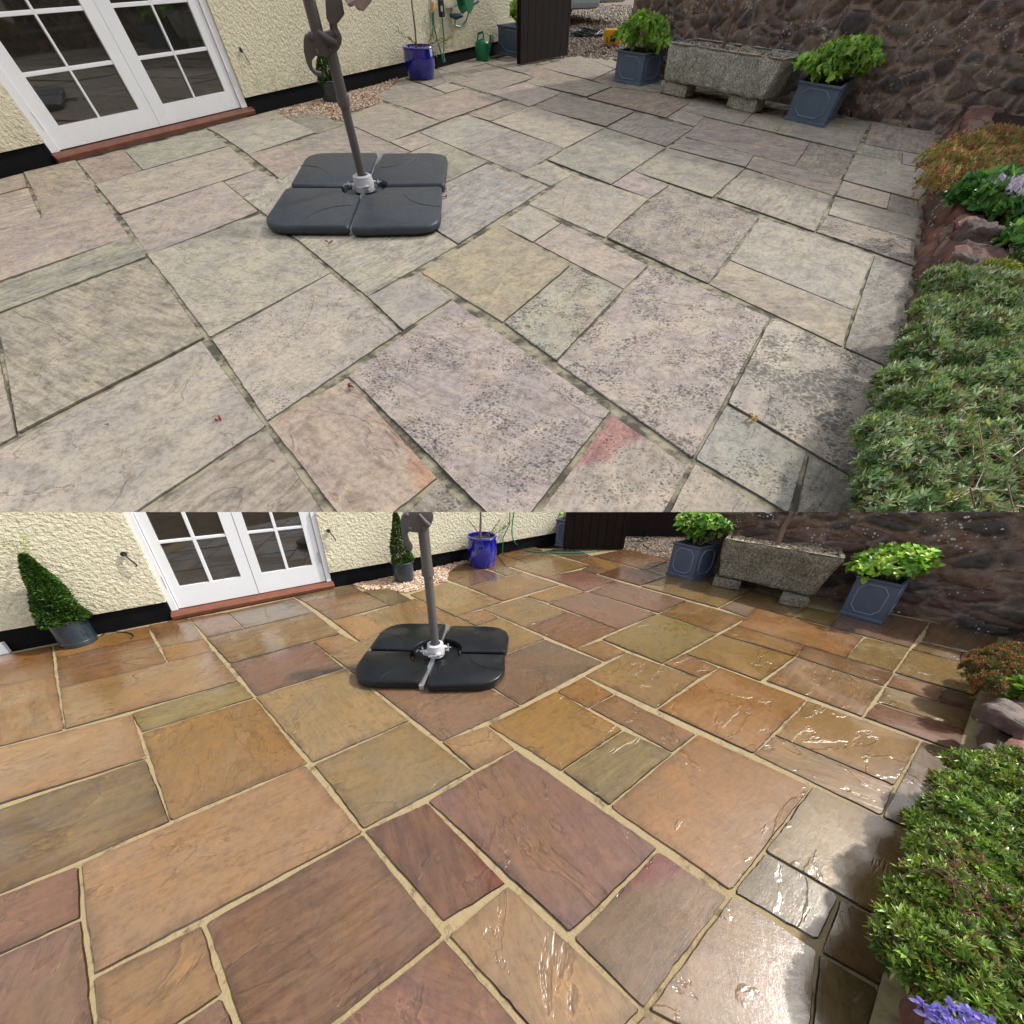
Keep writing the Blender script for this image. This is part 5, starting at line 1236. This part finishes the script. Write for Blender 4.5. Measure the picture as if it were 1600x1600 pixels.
# --- wet patio
twigs_on('dry_twigs', WB, 1490, 1600, 1385, 1470, hB + .03, 40, .0015, (120, 78, 66), 42, 'reddish bare twigs showing in a thin patch of the ground cover, wet patio')
GB = [(112, 142, 52), (92, 122, 46), (142, 166, 70), (76, 104, 42), (156, 176, 100), (128, 158, 50), (116, 92, 52)]
R = random.Random(17); rows = [(1205, 1530, 1620), (1240, 1505, 1630), (1275, 1480, 1640), (1310, 1462, 1640), (1345, 1445, 1640), (1380, 1430, 1640), (1415, 1415, 1640), (1450, 1405, 1650), (1485, 1410, 1650), (1520, 1440, 1650), (1555, 1470, 1660), (1595, 1500, 1660), (1640, 1520, 1670)]
lumps = []
for y, x0, x1 in rows:
    x = x0 + R.uniform(0, 10)
    while x < x1:
        lumps.append(lump(WB, x, y + R.uniform(-10, 10), hB + .02, R.uniform(26, 42), R.uniform(.035, .10))); x += R.uniform(32, 44)
plant('ground_cover', WB, lumps, 20000, 7, .0245, .0082, GB, 18, 'glossy green and reddish ground cover spilling over the retaining wall, wet patio', 'ground cover', 'stuff', mat=M['leaf_gloss'], up=.35, spread=.85, shell=.5)
lumps = [lump(WB, x, y, hB + .03, r, .09) for x, y, r in ((1535, 1052, 24), (1560, 1040, 32), (1595, 1032, 34), (1540, 1075, 18), (1575, 1062, 26), (1625, 1040, 30))]
plant('heather_mound', WB, lumps, 3600, 6, .022, .006, [(140, 88, 52), (120, 106, 46), (156, 104, 60), (88, 96, 40), (70, 88, 36)], 19, 'russet and green feathery mound overhanging the wall corner, wet patio', 'shrub', up=.5, spread=.7, shell=.6)
plant('geranium', WB, [lump(WB, 1598, 1082, hB + .03, 22, .06), lump(WB, 1625, 1090, hB + .03, 24, .06)], 260, 5, .042, .03, [(126, 160, 56), (104, 142, 50)], 20, 'bright green broad leaved plant at the right edge below the russet mound, wet patio', up=.55, wide=True, spread=1.0)
Lf = Leaves(); R = random.Random(8)
for (x0, y0, x1, y1) in ((1438, 1566, 1478, 1592), (1462, 1580, 1520, 1600), (1484, 1572, 1530, 1588), (1512, 1584, 1560, 1606), (1450, 1590, 1500, 1610)):
    for i in range(8):
        s = i / 7; p = WB.G(x0 + (x1 - x0) * s, y0 + (y1 - y0) * s, hB + .16); d = rv(R) + Vector((0, 0, .5))
        for k in range(3): Lf.leaf(p + rv(R) * .004, rv(R) + Vector((-.4, 0, .4)), rv(R), .017, .009, jit(lin((150, 140, 214)), R, .2), True)
o = add_leaves('bellflower', Lf, WB, mat=M['flower'], label='violet blue flower spikes at the bottom right corner, wet patio', cat='flowers')
# ------------------------------------------------------------------ fallen leaves, petals and crumbs on the dry patio
R = random.Random(31)
def crumb(name, w, px, py, size, col, lab, n=5):
    Lf = Leaves(); c = w.G(px, py, .006)
    for k in range(n): Lf.leaf(c + Vector((R.uniform(-1, 1) * size * .3, R.uniform(-1, 1) * size * .3, R.uniform(0, .4) * size)), Vector((R.uniform(-1, 1), R.uniform(-1, 1), R.uniform(-.1, .5))), rv(R) + Vector((0, 0, 1)), size * R.uniform(.7, 1.1), size * .45, jit(lin(col), R, .25), True, .3)
    add_leaves(name, Lf, w, label=lab, cat='leaf litter')
crumb('fallen_petal', WT, 341, 653, .026, (150, 60, 62), 'crumpled red petal on the long grey slab at lower left, dry patio')
crumb('fallen_petal', WT, 547, 606, .028, (104, 62, 54), 'dark red withered petal at the top corner of the reddish slab, dry patio')
crumb('fallen_leaf', WT, 1173, 654, .034, (206, 160, 96), 'curled orange dry leaf in the joint right of the big speckled slab, dry patio')
crumb('fallen_petal', WT, 516, 381, .03, (120, 84, 78), 'brown shrivelled petal in front of the parasol base, dry patio')
crumb('fallen_petal', WT, 697, 298, .03, (96, 66, 60), 'upper brown petal right of the parasol base, dry patio')
crumb('fallen_petal', WT, 695, 308, .03, (86, 60, 56), 'lower brown petal right of the parasol base, dry patio')
crumb('fallen_petal', WT, 169, 665, .014, (70, 56, 66), 'tiny dark bud on the long grey slab, dry patio', 3)
# ------------------------------------------------------------------ unseen veil added out of frame to dim the sun on the dry patio
bm = bmesh.new(); bmesh.ops.create_icosphere(bm, subdivisions=5, radius=1)
for v in bm.verts:
    p = v.co.copy(); k = 1 + .05 * noise.noise(p * 2.5) + .03 * noise.noise(p * 7); v.co = Vector((p.x * 60 * k, p.y * 26 * k, p.z * 3.0 * k))
me = bpy.data.meshes.new('sun_dimmer'); bm.to_mesh(me); bm.free(); me.shade_smooth()
m_, n_, b_ = new_mat('thin_sun_dimmer'); b_.inputs['Base Color'].default_value = (.9, .9, .9, 1); b_.inputs['Roughness'].default_value = 1
tr_ = N(n_, 'ShaderNodeBsdfTransparent'); mx_ = N(n_, 'ShaderNodeMixShader'); mx_.inputs[0].default_value = DIMMER_OPACITY = .40
n_.links.new(tr_.outputs[0], mx_.inputs[1]); n_.links.new(b_.outputs[0], mx_.inputs[2]); n_.links.new(mx_.outputs[0], n_.nodes['Material Output'].inputs[0])
me.materials.append(m_); o = bpy.data.objects.new('sun_dimmer', me); COL.objects.link(o); o['kind'] = 'structure'
front = WT.M @ WT.G(800, 835); cdist = 75
aim = Vector((2.0, front.y + 26.6, 4.0)) + sd * cdist
o.location = aim
print('front edge of upper patio', tuple(front), 'pole foot', tuple(WB.G(681, 1016)))

# ------------------------------------------------------------------ kinds that repeat share a group
GROUPS = {'planter': 'square planters standing by the walls', 'hydrangea': 'bushes growing in the square planters', 'support_block': 'stone blocks carrying the granite troughs', 'door_hook': 'iron hooks on the cream house walls',
          'topiary_cone': 'clipped topiary cones in pots', 'plant_pot': 'round glazed pots along the house walls', 'parasol_stand': 'parasol stands on the patios', 'stone_trough': 'granite troughs by the red walls', 'house': 'cream houses beside the patios',
          'stone_wall': 'high red stone walls', 'retaining_wall': 'low walls of the raised beds', 'stone': 'loose stones on the bed edges', 'garden_hose': 'green garden hoses', 'power_cable': 'black cables on the gravel', 'wooden_gate': 'dark wooden gates',
          'fallen_petal': 'petals fallen on the paving', 'heather_mound': 'russet mounds at the wall corners', 'geranium': 'broad leaved green bed plants', 'sedum': 'low cushion plants in the bed', 'small_tree': 'small trees in the troughs', 'young_tree': 'young trees in the cobalt pots', 'timber_fence': 'dark timber fences'}
for o in scene.objects:
    k = o.name.split('.')[0]
    if o.parent is None and k in GROUPS and 'label' in o: o['group'] = GROUPS[k]
for o in scene.objects:
    if 'base_' in o: del o['base_']
